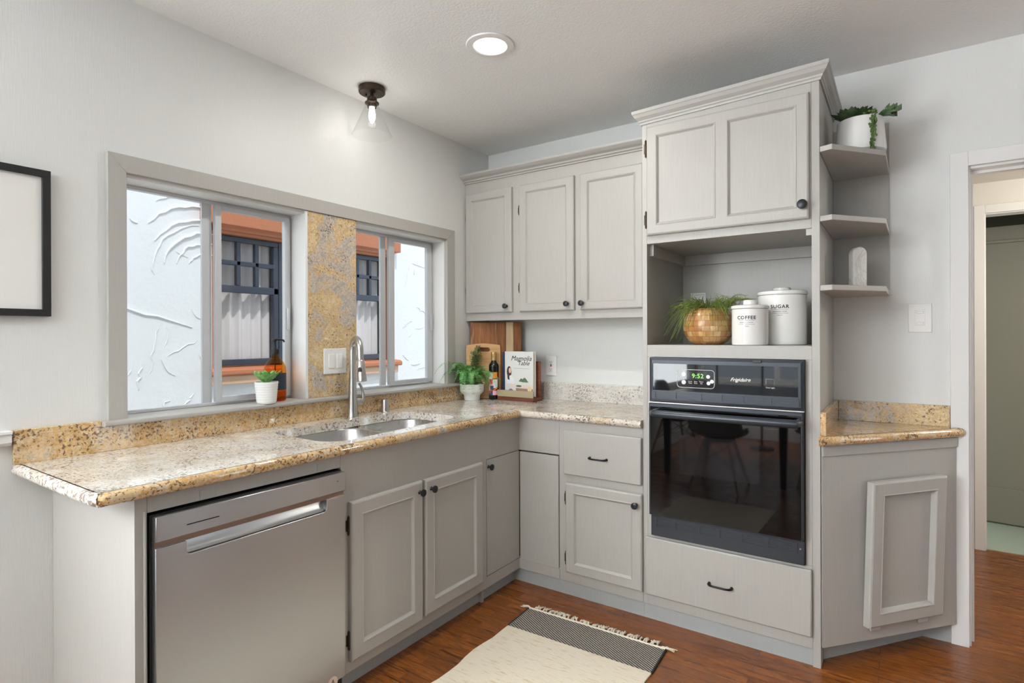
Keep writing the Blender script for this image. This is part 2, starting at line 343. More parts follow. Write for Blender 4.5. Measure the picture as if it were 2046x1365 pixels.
# ------------------------------------------------------------------ room shell
H = 2.512; RX = 4.4; FY = -5.7
mb = MB(); T = -.14
mb.box(T, 0, -3.6, .2, 0, 1.0); mb.box(T, 0, -3.6, .2, 1.888, H+.1); mb.box(T, 0, -3.6, -2.158, 1.0, 1.888); mb.box(T, 0, FY, -5.3, 0, H+.1); mb.box(T, 0, -5.3, -3.6, 0, .7); mb.box(T, 0, -5.3, -3.6, 2.3, H+.1); mb.box(T, 0, -1.42, -1.13, 1.0, 1.888); mb.box(T, 0, -.447, .2, 1.0, 1.888)
struct('wall_left', mb, 'wall')
mb = MB(); mb.box(0, 2.504, 0, .12, 0, H+.1); mb.box(2.504, 3.36, 0, .12, 2.009, H+.1); mb.box(3.36, RX, 0, .12, 0, H+.1); struct('wall_back', mb, 'wall')
mb = MB(); mb.box(RX, RX+.12, FY, -.78, 0, H+.1); mb.box(RX, RX+.12, -.36, .12, 0, H+.1); mb.box(RX, RX+.12, -.78, -.36, 0, .25); mb.box(RX, RX+.12, -.78, -.36, 2.1, H+.1); struct('wall_right', mb, 'dimwall')
mb = MB(); mb.box(T, RX+.12, FY-.12, FY, 0, .7); mb.box(T, RX+.12, FY-.12, FY, 2.3, H+.1); mb.box(T, .05, FY-.12, FY, .7, 2.3); mb.box(1.95, RX+.12, FY-.12, FY, .7, 2.3); struct('wall_front', mb, 'wall')
struct('floor', B(T, RX+.12, FY-.12, 1.42, -.05, 0), 'floor')
struct('ceiling', B(T, RX+.12, FY-.12, .12, H, H+.1), 'ceiling')
for nm, mtx, L, hh in (('window_3', frame((.05, FY-.06, .7), (1, 0, 0), (0, 0, 1), (0, -1, 0)), 1.9, 1.6), ('window_5', frame((-.07, -5.3, .7), (0, 1, 0), (0, 0, 1), (1, 0, 0)), 1.7, 1.6), ('window_4', frame((RX+.06, -.78, .25), (0, 1, 0), (0, 0, 1), (1, 0, 0)), .42, 1.85)):
    mb = MB(mtx)
    for a, b, c, d in ((0, L, 0, .05), (0, L, hh-.05, hh), (0, .05, .05, hh-.05), (L-.05, L, .05, hh-.05)) + (((L/2-.03, L/2+.03, .05, hh-.05), (.05, L-.05, .78, .82)) if L > 1 else ()): mb.box(a, b, c, d, -.03, .03)
    wn = struct(nm, mb, 'trim'); obj('pane', B(.05, L-.05, .05, hh-.05, -.003, .003, m=mtx), 'pane', wn)
struct('baseboard_front', B(0, RX, FY, FY+.015, 0, .14), 'trim', bev=.003)
struct('baseboard_right', B(RX-.015, RX, FY+.016, -.02, 0, .14), 'trim', bev=.003)
struct('baseboard_left', B(0, .015, FY+.016, -2.39, 0, .14), 'trim', bev=.003)
# chair rail that stops at the worktop
mb = MB(); mb.sweep([(0, FY), (0, -2.478)], [(0, .975), (.02, .975), (.028, .985), (.028, 1.008), (.034, 1.012), (.034, 1.02), (0, 1.02)]); struct('trim_1', mb, 'trim')

# kitchen window: casing, jambs, sill
mb = MB(FA(0, 0, 0)); t = .02
o = [(-2.218, 1.019), (-2.218, 1.952), (-.374, 1.952), (-.374, 1.019)]; i_ = [(-2.16, 1.019), (-2.16, 1.89), (-.445, 1.89), (-.445, 1.019)]
for k in range(3):
    a, b, c, d = o[k], o[k+1], i_[k+1], i_[k]
    mb.loft([[(*a, 0), (*b, 0), (*c, 0), (*d, 0)], [(*a, t-.002), (*b, t-.002), (*c, t-.002), (*d, t-.002)], [(a[0]*.999+d[0]*.001, a[1], t), (b[0], b[1], t), (*c, t), (*d, t)]])
struct('trim_2', mb, 'paint', bev=.0015)
mb = MB()
for a, b in ((-2.158, -1.42), (-1.13, -.447)):
    mb.box(-.138, .0, a, b, 1.876, 1.888); mb.box(-.138, .0, a, a+.006, 1.02, 1.876); mb.box(-.138, 0, b-.006, b, 1.02, 1.876)
mb.box(0, .012, -1.426, -1.414, 1.02, 1.888)
struct('trim_3', mb, 'trim')
sill = MB(); sill.sweep([(0, -2.238), (0, -.36)], [(-.138, 1.0005), (.042, 1.0005), (.05, 1.005), (.052, 1.011), (.05, 1.017), (.042, 1.02), (-.138, 1.02)]); struct('trim_4', sill, 'paint', smooth=True)
obj('granite_panel', B(.0, .012, -1.414, -1.131, 1.0205, 1.8895), 'granitepier', bev=.001, loc=(0, -1.27, 1.02)); tag(bpy.data.objects['granite_panel'], 'tall golden granite panel on the wall between the two windows', 'panel')
for k, (y0, y1, m0, m1, s0, s1, e0) in enumerate(((-2.152, -1.426, -1.834, -1.795, -1.79, -1.764, -1.468), (-1.124, -.453, -.86, -.822, -.815, -.776, -.508))):
    mb = MB()   # outer aluminium frame and fixed stile
    mb.box(-.125, -.098, y0, y1, 1.0205, 1.029); mb.box(-.125, -.098, y0, y1, 1.862, 1.8755); mb.box(-.125, -.098, y0, y0+.012, 1.032, 1.862); mb.box(-.125, -.098, y1-.012, y1, 1.032, 1.862)
    mb.box(-.122, -.109, m0, m1, 1.032, 1.862); mb.box(-.124, -.101, y0+.012, m0, 1.029, 1.032)
    wn = struct('window_%d' % (k+1), mb, 'alu', bev=.001)
    obj('pane', B(-.1175, -.1145, y0+.012, m0, 1.032, 1.862), 'pane', wn)
    mb = MB(); z0, z1 = 1.033, 1.861
    mb.box(-.107, -.086, s0, s1, z0, z1); mb.box(-.107, -.086, e0, y1-.013, z0, z1); mb.box(-.107, -.086, s1, e0, z0, z0+.022); mb.box(-.107, -.086, s1, e0, z1-.02, z1)
    ss = obj('sliding_sash', mb, 'alu', wn, bev=.0015)
    obj('pane', B(-.0985, -.0955, s1-.002, e0+.002, z0+.02, z1-.018), 'pane', ss)
    obj('latch', B(-.086, -.076, y1-.034, y1-.02, 1.34, 1.44), 'alu', ss, bev=.002)

# doorway in the back wall with hall and closet behind it
mb = MB(); mb.box(2.445, 2.506, -.02, 0, 0, 2.069); mb.box(2.506, 3.36, -.02, 0, 2.009, 2.069); mb.box(3.358, 3.42, -.02, 0, 0, 2.069); struct('trim_5', mb, 'trim', bev=.002)
mb = MB(); mb.box(2.504, 2.514, 0, .12, 0, 2.009); mb.box(3.35, 3.36, 0, .12, 0, 2.009); mb.box(2.514, 3.35, 0, .12, 1.999, 2.009); mb.box(2.514, 2.527, .05, .085, 0, 1.999); mb.box(3.337, 3.35, .05, .085, 0, 1.999); mb.box(2.527, 3.337, .05, .085, 1.986, 1.999); struct('trim_6', mb, 'trim', bev=.001)
mb = MB(); mb.box(1.7, 2.687, 1.4, 1.5, 0, 2.32); mb.box(2.687, 3.45, 1.4, 1.5, 2.035, 2.32); mb.box(3.45, RX, 1.4, 1.5, 0, 2.32); struct('wall_hall', mb, 'hallwall')
struct('wall_hall_left', B(1.6, 1.7, .12, 2.2, 0, 2.32), 'hallwall'); struct('wall_hall_right', B(RX, RX+.1, .12, 2.2, 0, 2.32), 'hallwall')
struct('ceiling_hall', B(1.6, RX+.1, .12, 1.5, 2.22, 2.32), 'hallwall')
mb = MB(); mb.box(2.637, 2.689, 1.382, 1.4, 0, 2.085); mb.box(2.689, 3.45, 1.382, 1.4, 2.033, 2.085); mb.box(3.448, 3.5, 1.382, 1.4, 0, 2.085); mb.box(2.687, 2.695, 1.4, 1.5, 0, 2.035); mb.box(2.695, 3.44, 1.4, 1.5, 2.027, 2.035); struct('trim_7', mb, 'trim', bev=.002)
cw = frame((2.5, 2.105, 0), (1, -.11, 0), (0, 0, 1), (-.11, -1, 0))
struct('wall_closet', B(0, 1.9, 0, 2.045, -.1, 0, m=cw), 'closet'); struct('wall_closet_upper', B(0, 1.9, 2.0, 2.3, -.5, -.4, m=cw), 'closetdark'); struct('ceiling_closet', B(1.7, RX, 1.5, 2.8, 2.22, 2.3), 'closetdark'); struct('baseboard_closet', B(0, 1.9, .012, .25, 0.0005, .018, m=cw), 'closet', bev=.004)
struct('trim_8', B(0, 1.9, 1.93, 1.95, .0005, .02, m=cw), 'closet', bev=.004)
struct('floor_closet', B(1.7, RX, 1.42, 2.3, -.05, .004), 'greenfloor')
hl = light('hall_lamp', 'POINT', (3.75, .6, 2.0), 22, (1, .96, .91), shadow_soft_size=.12)

# ------------------------------------------------------------------ neighbour's house across the alley
nx = -1.15
nh = thing('stucco_house', (nx, -.5, -.4), 'white stucco house wall with orange trimmed window seen outside', 'house')
mb = MB(); mb.box(nx-.2, nx, -5, -1.25, -.4, 5); mb.box(nx-.2, nx, .2, 3.5, -.4, 5); mb.box(nx-.2, nx, -1.25, .2, -.4, 1.09); mb.box(nx-.2, nx, -1.25, .2, 2.0, 5)
rs = random.Random(3)
def ridge(mb, pts, r):
    k = len(pts); mb.tube([(nx+r*.25, y, z) for y, z in pts], [r*.55*(.25+.75*sin(pi*(i+.5)/k)) for i in range(k)], 6)
for rad, a0, a1, rr in ((.30, 60, 150, .013), (.22, 70, 175, .016), (.38, 75, 140, .013), (.16, 65, 170, .012), (.27, 100, 190, .010), (.45, 85, 125, .010), (.1, 60, 160, .01)):
    ridge(mb, [(-1.28+rad*cos(radians(a))*1.1+rs.uniform(-.006, .006), 1.70+rad*sin(radians(a))+rs.uniform(-.006, .006)) for a in [a0+(a1-a0)*i/12 for i in range(13)]], rr)
for y0, z0, y1, z1, rr in ((-1.9, 1.50, -1.36, 1.37, .012), (-1.72, 1.42, -1.78, 1.20, .009), (-1.55, 1.36, -1.6, 1.1, .007), (-1.8, 1.16, -1.84, .98, .009), (-1.63, 1.16, -1.66, 1.02, .01), (-1.5, 1.2, -1.35, 1.28, .006), (-1.85, .98, -1.92, .8, .008), (-1.5, .95, -1.56, .82, .009), (-1.35, .98, -1.42, .9, .007), (-1.95, 1.75, -1.88, 1.9, .006),
                            (.42, 1.9, .36, 1.72, .009), (.45, 1.92, .6, 1.9, .007), (.5, 1.55, .62, 1.5, .006), (.36, 1.4, .45, 1.45, .007), (.6, 1.25, .75, 1.24, .008), (.33, 1.15, .4, 1.1, .006), (.5, 1.02, .62, 1.05, .006), (-.02, .96, .12, .98, .006), (-1.1, .9, -1.0, .95, .008), (-.95, .88, -.86, .97, .007)):
    k = 9; ridge(mb, [(y0+(y1-y0)*i/(k-1)+rs.uniform(-.012, .012), z0+(z1-z0)*i/(k-1)+rs.uniform(-.008, .008)) for i in range(k)], rr)
for i in range(44):
    y0, z0 = (rs.uniform(-2.2, -1.3), rs.uniform(.75, 2.0)) if i < 30 else (rs.uniform(.3, .95), rs.uniform(.8, 2.0)); a = rs.uniform(0, 2*pi); l_ = rs.uniform(.03, .13); cv = rs.uniform(-1.2, 1.2); P_ = []
    for q in range(7): P_.append((y0, z0)); y0 += cos(a)*l_/6+rs.uniform(-.003, .003); z0 += sin(a)*l_/6+rs.uniform(-.003, .003); a += cv/6
    ridge(mb, P_, rs.uniform(.004, .010))
obj('stucco_wall', mb, 'stucco', nh, smooth=True)
mb = MB(); mb.box(nx-.03, nx+.07, -1.32, .25, 1.985, 2.1); obj('header', mb, 'redtrim', nh, bev=.006)
mb = MB(); mb.sweep([(nx, -1.24), (nx, .205)], [(-.05, 1.94), (.02, 1.94), (.022, 1.955), (.04, 1.958), (.042, 1.972), (.06, 1.985), (-.05, 1.985)]); obj('moulding', mb, 'redtrim', nh)
for a, b in ((-1.25, -1.215), (.16, .205)): obj('side_trim', B(nx-.08, nx+.02, a, b, 1.09, 1.95), 'redtrim', nh, bev=.004)
mb = MB(); mb.sweep([(nx, -1.29), (nx, .26)], [(-.12, 1.07), (.06, 1.07), (.07, 1.08), (.068, 1.1), (.05, 1.112), (-.12, 1.125)]); obj('window_sill', mb, 'redtrim', nh)
obj('sill_apron', B(nx-.02, nx+.045, -1.27, .24, 1.015, 1.0695), 'tantrim', nh, bev=.004)
for a, b in ((-1.213, -.792), (-.755, -.3), (-.262, .158)):
    mb = MB(); x0, x1 = nx-.062, nx-.022; wd = b-a
    for q in ((a, b, 1.905, 1.938), (a, b, 1.585, 1.63), (a, b, 1.126, 1.165), (a, a+.025, 1.165, 1.905), (b-.035, b, 1.165, 1.905)): mb.box(x0, x1, q[0], q[1], q[2], q[3])
    sa = obj('window_sash', mb, 'sash', nh, bev=.004)
    mb = MB(); mb.box(x0+.01, x1+.002, a+.02, b-.03, 1.757, 1.785)
    for k in (1, 2): yy = a+.02+(wd-.05)*k/3; mb.box(x0+.01, x1+.002, yy-.013, yy+.013, 1.63, 1.905)
    obj('muntin', mb, 'sash', sa, bev=.003)
    obj('pane', B(x0+.012, x0+.016, a+.02, b-.03, 1.16, 1.91), 'pane', sa)
for a, b in ((-.79, -.757), (-.298, -.264)): obj('mullion', B(nx-.08, nx-.02, a, b, 1.126, 1.938), 'sash', nh)
mb = MB(); pts = [(nx-.095+.014*sin(i*.9)+.005*sin(i*.37), -1.25+1.46*i/150) for i in range(151)]
mb.loft([[(x, y, 1.1) for x, y in pts], [(x, y, 1.97) for x, y in pts]], False, False, False); obj('curtain', mb, 'curtain', nh, smooth=True)
struct('floor_alley', B(-1.35, -.15, -5, 3.5, -.5, -.4), 'concrete')

# ------------------------------------------------------------------ base cabinets along the window wall
FXA, DZ, KZ = .598, .878, .07
e = thing('end_panel', (.3, -2.355, 0), 'grey painted end panel at the left end of the worktop beside the dishwasher', 'panel')
obj('side_panel', B(.001, .58, -2.37, -2.352, 0, DZ-.002), 'paint', e, bev=.001)
mb = MB(); mb.box(.58, FXA, -2.37, -2.34, 0, DZ-.002); mb.tube([(.598, -2.345, 0), (.598, -2.345, DZ-.04)], .004, 8); obj('stile', mb, 'paint', e, smooth=False)
sb = thing('sink_base_cabinet', (.3, -1.25, 0), 'grey sink cabinet with two framed doors under the window', 'cabinet')
mb = MB(); mb.box(.56, FXA, -1.70, -.827, KZ, DZ-.002); mb.box(.545, .58, -1.70, -1.685, .0, .60); mb.box(.545, .58, -.842, -.827, 0, .6)
obj('face_frame', mb, 'paint', sb, bev=.001); obj('top_rail', B(.562, FXA, -2.339, -1.7005, .832, DZ-.002), 'paint', sb, bev=.001)
obj('toe_kick', B(.545, .562, -1.70, -.8272, 0, KZ), 'kick', sb)
for nm, a, b, z0, z1, ky, hy in (('l', -1.667, -1.29, .112, .699, -1.313, -1.667), ('r', -1.276, -.876, .121, .698, -1.242, None)):
    d = obj('door', panel_door(FA(FXA+.0005, a, z0), b-a, z1-z0, .02, fr=.05), 'paint', sb, smooth=False)
    knob(d, FA(FXA+.02, ky, .656))
    for hz in (.612, .19):
        if hy: hinge(d, FA(FXA, hy-.002, hz))
        else: hinge(d, FA(FXA, b+.003, hz), .05)
cb = thing('corner_base_cabinet', (.5, -.6, 0), 'corner cabinet with a folding flush door between sink cabinet and drawer cabinet', 'cabinet')
for z0, z1, z2, z3 in ((.701, DZ-.002, .697, DZ-.002), (KZ, .126, KZ, .118)):
    mb = MB(); mb.prism([(.56, -.8265), (FXA, -.8265), (FXA, -.535), (.842, -.535), (.842, -.5), (.56, -.5)], z0, z1); obj('face_rail', mb, 'paint', cb, bev=.0008)
obj('recess', B(.50, .575, -.8265, -.49, .126, .70), 'dark', cb); obj('recess', B(.5755, .842, -.515, -.49, .126, .70), 'dark', cb)
d = obj('door', B(.578, FXA+.0015, -.8225, -.5385, .1295, .698), 'paint', cb, bev=.0015); knob(d, FA(FXA+.0015, -.811, .663))
obj('door', B(.6015, .838, -.5365, -.516, .121, .6935), 'paint', cb, bev=.0015)
mb = MB(); mb.prism([(.545, -.827), (.562, -.827), (.562, -.525), (.842, -.525), (.842, -.51), (.545, -.51)], 0, KZ); obj('toe_kick', mb, 'kick', cb)
db = thing('drawer_base_cabinet', (1.07, -.3, 0), 'grey cabinet with one drawer above one door left of the oven', 'cabinet')
mb = MB(); mb.box(.8425, 1.2875, -.535, -.5, KZ, DZ-.002); mb.box(.845, .86, -.5, -.02, 0, DZ-.002); mb.box(1.27, 1.2865, -.5, -.02, 0, DZ-.002); obj('face_frame', mb, 'paint', db, bev=.001)
obj('toe_kick', B(.8425, 1.2875, -.525, -.51, 0, KZ), 'kick', db)
mb = panel_door(FB(.876, -.5355, .613), .415, .22, .02, fr=.012, depth=.0, rim=.008)
dr = obj('drawer', B(.876, 1.285, -.5555, -.5355, .613, .833), 'paint', db, bev=.005); mb.bm.free(); pull(dr, FB(1.069, -.5555, .712), .088)
d = obj('door', panel_door(FB(.886, -.5355, .122), .402, .45, .02, fr=.045), 'paint', db); knob(d, FB(1.261, -.5555, .522))
for hz in (.492, .19): hinge(d, FB(.882, -.536, hz))

# worktop, splashbacks, sink
SINK = [rrect(.135, .55, -1.70, -1.275, .10, 8), rrect(.135, .505, -1.245, -.905, .09, 8)]
def cut_outline():
    # one opening around both bowls, its back and front following the bowls
    L, R = SINK; pts = []
    l = [p for p in L]; r = [p for p in R]
    k = 9
    # start right bowl front-right going round: order of rrect: (x1,y1),(x0,y1),(x0,y0),(x1,y0) corners
    pts += r[0:2*k]            # front-right and back-right corners of the small bowl
    pts += [(.150, -1.255)]
    pts += l[1*k+3:]           # back-right .. back-left .. front-left of large bowl
    pts += l[0:5]
    pts += [(.505, -1.235)]
    return pts
def slab_with_hole(outer, hole, z0, z1):
    mb = MB(); bm = mb.bm
    for z in (z1, z0):
        es = []
        for loop in (outer, hole):
            vs = [bm.verts.new((x, y, z)) for x, y in loop]
            es += [bm.edges.new((vs[i], vs[(i+1) % len(vs)])) for i in range(len(vs))]
        bmesh.ops.triangle_fill(bm, use_beauty=True, use_dissolve=False, edges=es)
    def wall(loop):
        k = len(loop)
        for i in range(k): mb.f([mb.v((*loop[i], z0)), mb.v((*loop[(i+1) % k], z0)), mb.v((*loop[(i+1) % k], z1)), mb.v((*loop[i], z1))])
    wall(outer); wall(hole); bmesh.ops.remove_doubles(bm, verts=bm.verts, dist=1e-5); return mb
TZ, TH = .914, .036; Dx, Dy, L0, X1 = .628, -.565, -2.474, 1.2875
ct = thing('worktop', (.3, -1.2, TZ), 'L-shaped polished granite worktop under the kitchen windows', 'worktop')
cut = rrect(.135, .55, -1.70, -.905, .09, 8)
cut = [(x - (.045 if (x > .4 and y > -1.25) else 0), y) for x, y in cut]
k = [i for i, (x, y) in enumerate(cut) if x > .4]
r_ = .016
outer = [(.001, L0+r_), (Dx-r_, L0+r_), (Dx-r_, Dy+r_), (Dx-r_, -.001), (.001, -.001)]
edge = [(-.004, TZ-TH)]+[(r_*cos(radians(a)), TZ-TH/2+TH/2*sin(radians(a))) for a in range(-90, 91, 15)]+[(-.004, TZ)]
mb = slab_with_hole(outer, cut, TZ-TH, TZ)
arc = [(Dx-.03+.03*sin(radians(a))-r_, L0+.03-.03*cos(radians(a))+r_) for a in (0, 15, 30, 45, 60, 75, 90)]
mb.sweep([(.001, L0+r_)] + arc[:4], edge)
obj('slab', mb, 'granitetop', ct, smooth=True)
mb = MB(); mb.sweep(arc[3:]+[(Dx-r_, Dy+.0005)], edge); obj('front_edge', mb, 'granite', ct, smooth=True, label='golden rounded front edge')  # same stone as the slab, its different lighting put into the golden colour
mb = MB(); mb.prism([(Dx-r_+.0005, -.001), (Dx-r_+.0005, Dy+r_), (X1-.001, Dy+r_), (X1-.001, -.001)], TZ-TH, TZ)
mb.sweep([(Dx-r_+.0008, Dy+r_), (X1-.001, Dy+r_)], edge); obj('slab', mb, 'granitepale2', ct, smooth=True, label='paler granite slab of the short leg')
obj('backsplash', B(.0005, .02, -2.4715, -.02, TZ, .9998), 'granite', ct, bev=.0015)
mb = MB(); mb.box(.0005, .02, -2.4715, -2.2385, .9998, 1.0205); obj('backsplash', mb, 'granite', ct, bev=.0015)
obj('backsplash', B(.0005, 1.287, -.02, -.0005, TZ, 1.0205), 'granitepale', ct, bev=.0015)
sk = thing('sink', (.33, -1.3, TZ-TH), 'stainless double bowl sink set under the granite', 'sink')
for nm, sh, dp in (('left', (.13, .555, -1.705, -1.275), .20), ('right', (.13, .512, -1.25, -.90), .17)):
    mb = MB(); z = TZ-TH-.001; x0, x1, y0, y1 = sh
    def rg(i, dz, r): return [(x, y, z-dz) for x, y in rrect(x0+i, x1-i, y0+i, y1-i, r, 6)]
    mb.loft([rg(-.012, 0, .09), rg(0, 0, .085), rg(.004, .006, .082), rg(.012, dp-.03, .075), rg(.022, dp-.008, .065), rg(.045, dp, .05)], True, False, True)
    bw = obj('bowl', mb, 'sinksteel', sk, smooth=True)
    cx, cy = (x0+x1)/2, (y0+y1)/2
    obj('drain', MB().lathe([(.042, 0), (.042, .002), (.034, .003), (.03, -.0005), (.012, .0), (0, .001)], (cx, cy, z-dp+.0006), 24), 'nickel', bw)
# strip of worktop steel between bowls
obj('divider', B(.14, .50, -1.2745, -1.2505, TZ-TH-.014, TZ-TH-.0015), 'sinksteel', sk, bev=.004)

fc = thing('kitchen_faucet', (.07, -1.205, TZ), 'brushed nickel pull-down faucet behind the sink', 'faucet')
mb = MB().lathe([(.027, 0), (.027, .004), (.0245, .012), (.0225, .05), (.0195, .12), (.0175, .19)], (.07, -1.205, TZ), 28); obj('body', mb, 'nickel', fc)
ang = radians(-20); dx, dy = cos(ang), sin(ang)
def fp(r, z): return (.07+dx*r, -1.205+dy*r, z)
mb = MB(); pth = [fp(0, 1.105), fp(0, 1.235)]+[fp(.052-.052*cos(radians(a)), 1.235+.06*sin(radians(a))) for a in range(15, 166, 15)]+[fp(.106, 1.215), fp(.109, 1.195)]
mb.tube(pth, [.0165]*2+[.0155]*(len(pth)-2), 16); obj('spout', mb, 'nickel', fc)
mb = MB(); mb.tube([fp(.109, 1.195), fp(.1095, 1.19), fp(.116, 1.15), fp(.124, 1.105), fp(.1255, 1.095)], [.015, .0175, .0195, .023, .0225], 20); sh = obj('spray_head', mb, 'nickel', fc)
sd = Vector((dy, -dx, 0)); bp = Vector(fp(.1165, 1.148)) + Vector((.55, -.83, 0)).normalized()*.0185
mb = MB(frame(bp, (.83, .55, 0), (.12, -.1, 1), (.55, -.83, .1))); mb.lathe([(.009, 0), (.009, .003), (0, .004)], (0, 0, 0), 20)
for v in mb.bm.verts: v.co.z = bp.z+(v.co.z-bp.z)*1.7
obj('spray_button', mb, 'blackplastic', sh, label='black oval spray button')
mb = MB(); mb.tube([(.07, -1.19, .985), (.072, -1.17, .985), (.074, -1.155, .986)], [.016, .0175, .0165], 14); mb.tube([(.074, -1.152, .985), (.075, -1.143, 1.0), (.073, -1.143, 1.03), (.066, -1.15, 1.06), (.062, -1.158, 1.075)], [.013, .009, .0065, .0065, .006], 12); obj('lever', mb, 'nickel', fc)
obj('air_gap_cap', MB().lathe([(.024, 0), (.022, .003), (.021, .008), (.021, .06), (.019, .065), (0, .066)], (.06, -.985, TZ), 28), 'nickel', loc=(.06, -.985, TZ)); tag(bpy.data.objects['air_gap_cap'], 'short nickel air gap cap on the worktop right of the faucet', 'air gap')

# ------------------------------------------------------------------ dishwasher
dw = thing('dishwasher', (.35, -2.02, 0), 'stainless steel dishwasher under the worktop at the left', 'dishwasher')
y0, y1 = -2.332, -1.7065
mb = MB(); mb.box(.05, .585, y0+.004, y1-.004, .02, .80); mb.box(.57, .604, y0-.004, y1+.004, .05, .825); obj('tub', mb, 'blackplastic', dw)
obj('control_strip', B(.6045, .633, y0, y1, .756, .823), 'steel', dw, bev=.002)
obj('vent_slot', B(.6331, .6335, -2.253, -2.162, .782, .785), 'dark', dw); obj('indicator', MB(FA(.6331, -1.74, .795)).lathe([(.002, 0), (.0015, .0006), (0, .0008)], n=10), 'dark', dw)
obj('groove', B(.6045, .622, y0, y1, .738, .756), 'groovereflect', dw)
pk0, pk1 = -2.252, -1.783
pts = [(y0, .09), (y1, .09), (y1, .738), (pk1, .738), (pk1, .711), (pk1-.004, .703), (pk1-.012, .699), (pk0+.012, .699), (pk0+.004, .703), (pk0, .711), (pk0, .738), (y0, .738)]
mb = MB(FA(0, 0, 0)); mb.prism(pts, .6045, .630); dp = obj('door_panel', mb, 'steel', dw, bev=.0015)
mb = MB(); mb.loft([[(.6045, pk0, .74), (.6045, pk1, .74)], [(.608, pk0, .712), (.608, pk1, .712)], [(.618, pk0, .70), (.618, pk1, .70)], [(.629, pk0, .698), (.629, pk1, .698)]], False, False, False); obj('pocket_handle', mb, 'steel', dp, smooth=True)
obj('badge', MB(FA(.6301, -1.762, .092)).lathe([(.021, 0), (.021, .0006), (0, .0007)], n=30), 'badge', dw)
obj('lettering', text('A', .02, FA(.6309, -1.762, .09)), 'ink', dw)
obj('toe_panel', B(.53, .55, y0, y1, .0, .085), 'blackplastic', dw)
for yy in (-2.19, -1.79): obj('bracket', B(.5985, .6, yy-.010, yy+.010, .836, .862), 'paint', dw)

# ------------------------------------------------------------------ tall oven cabinet
FY_ = -.535; XL, XR = 1.288, 2.0135
tc = thing('oven_cabinet', (1.65, -.27, 0), 'tall grey cabinet that houses the black oven with an open niche above', 'cabinet')
mb = MB()
mb.box(XL, 1.31, FY_, -.512, KZ, 2.31); mb.box(1.985, XR, FY_, -.512, 0.0, 2.31)
for z0, z1 in ((1.727, 2.31), (1.208, 1.263), (KZ, .396)): mb.box(1.31, 1.985, FY_, -.512, z0, z1)
mb.box(1.31, 1.3305, FY_, -.512, .396, 1.208); mb.box(1.9615, 1.985, FY_, -.512, .396, 1.208)
obj('face_frame', mb, 'paint', tc, bev=.0012)
mb = MB(); mb.box(XL+.001, 1.309, -.512, -.001, 0, 2.31); mb.box(1.985, XR, -.512, -.001, 0, 2.31); mb.box(1.309, 1.985, -.015, -.001, .1, 2.31); mb.box(1.309, 1.985, -.512, -.015, 1.727, 1.745); mb.box(1.309, 1.985, -.512, -.015, 1.243, 1.263); mb.box(1.309, 1.985, -.512, -.015, 2.28, 2.31)
mb.box(1.309, 1.985, -.035, -.015, 1.675, 1.727); mb.box(1.309, 1.329, -.50, -.035, 1.675, 1.727); mb.box(1.965, 1.985, -.53, -.515, 1.70, 1.7265)
obj('carcass', mb, 'paint', tc, bev=.0008)
obj('toe_kick', B(XL, 1.985, -.525, -.5125, 0, KZ), 'kick', tc)
d = obj('door', panel_door(FB(1.315, FY_-.0005, 1.763), .664, .497, .02, openings=[(.043, .309), (.353, .621)], fr=.043), 'paint', tc)
knob(d, FB(1.957, FY_-.0205, 1.817), .019)
for hz in (2.165, 1.838): hinge(d, FB(1.307, FY_, hz), .07)
dr = obj('drawer', B(1.303, 1.984, -.5555, -.5355, .12, .385), 'paint', tc, bev=.006); pull(dr, FB(1.638, -.5555, .241), .092)
mb = MB(); cp = [(0, 2.300), (.006, 2.300), (.008, 2.308), (.012, 2.312), (.014, 2.318), (.026, 2.33), (.033, 2.343), (.036, 2.346), (.037, 2.36), (0, 2.36)]
mb.sweep([(XL, -.24), (XL, FY_), (XR, FY_), (XR, -.001)], cp); mb.box(XL, XR, FY_, -.001, 2.312, 2.355)
for v in mb.bm.verts: v.co.z += (v.co.x-1.98)*.032      # the old moulding runs slightly out of level
obj('crown_moulding', mb, 'paint', tc)

# ------------------------------------------------------------------ wall oven
ov = thing('wall_oven', (1.645, -.3, .395), 'black built-in wall oven with glass door', 'oven')
mb = MB(); mb.box(1.332, 1.96, -.536, -.05, .3975, 1.2065); mb.box(1.3315, 1.9605, -.548, -.5355, .397, 1.2068); obj('housing', mb, 'blackplastic', ov)
mb = MB(FB(0, 0, 0))   # charcoal surround of the control area
def ringf(mb, a, b, w0, w1, inset=.006):
    (ax0, ax1, az0, az1), (bx0, bx1, bz0, bz1) = a, b
    def rc(x0, x1, z0, z1, w_): return [(x0, z0, w_), (x1, z0, w_), (x1, z1, w_), (x0, z1, w_)]
    mb.loft([rc(ax0, ax1, az0, az1, w0), rc(ax0, ax1, az0, az1, w1-.006), rc(ax0+inset, ax1-inset, az0+inset, az1-inset, w1), rc(bx0, bx1, bz0, bz1, w1), rc(bx0, bx1, bz0, bz1, w1-.006)], True, False, False)
ringf(mb, (1.331, 1.961, 1.008, 1.207), (1.347, 1.94, 1.06, 1.18), .548, .566, .012); obj('surround', mb, 'ovenframe', ov)
cpn = obj('control_panel', B(1.345, 1.942, -.5625, -.5485, 1.058, 1.182), 'ovenblack', ov, bev=.001)
mb = MB(FB(0, -.5626, 0)); o_ = rrect(1.458, 1.618, 1.078, 1.156, .014); mb.tube([(x, z, 0) for x, z in o_]+[(*o_[0], 0)], .0011, 6); obj('keypad_outline', mb, 'whiteink', cpn)
obj('display', B(1.505, 1.59, -.5632, -.5627, 1.112, 1.15), 'ovenwindow', cpn)
obj('clock_digits', text('9:52', .027, FB(1.548, -.5634, 1.121), spacing=1.1), 'led', cpn)
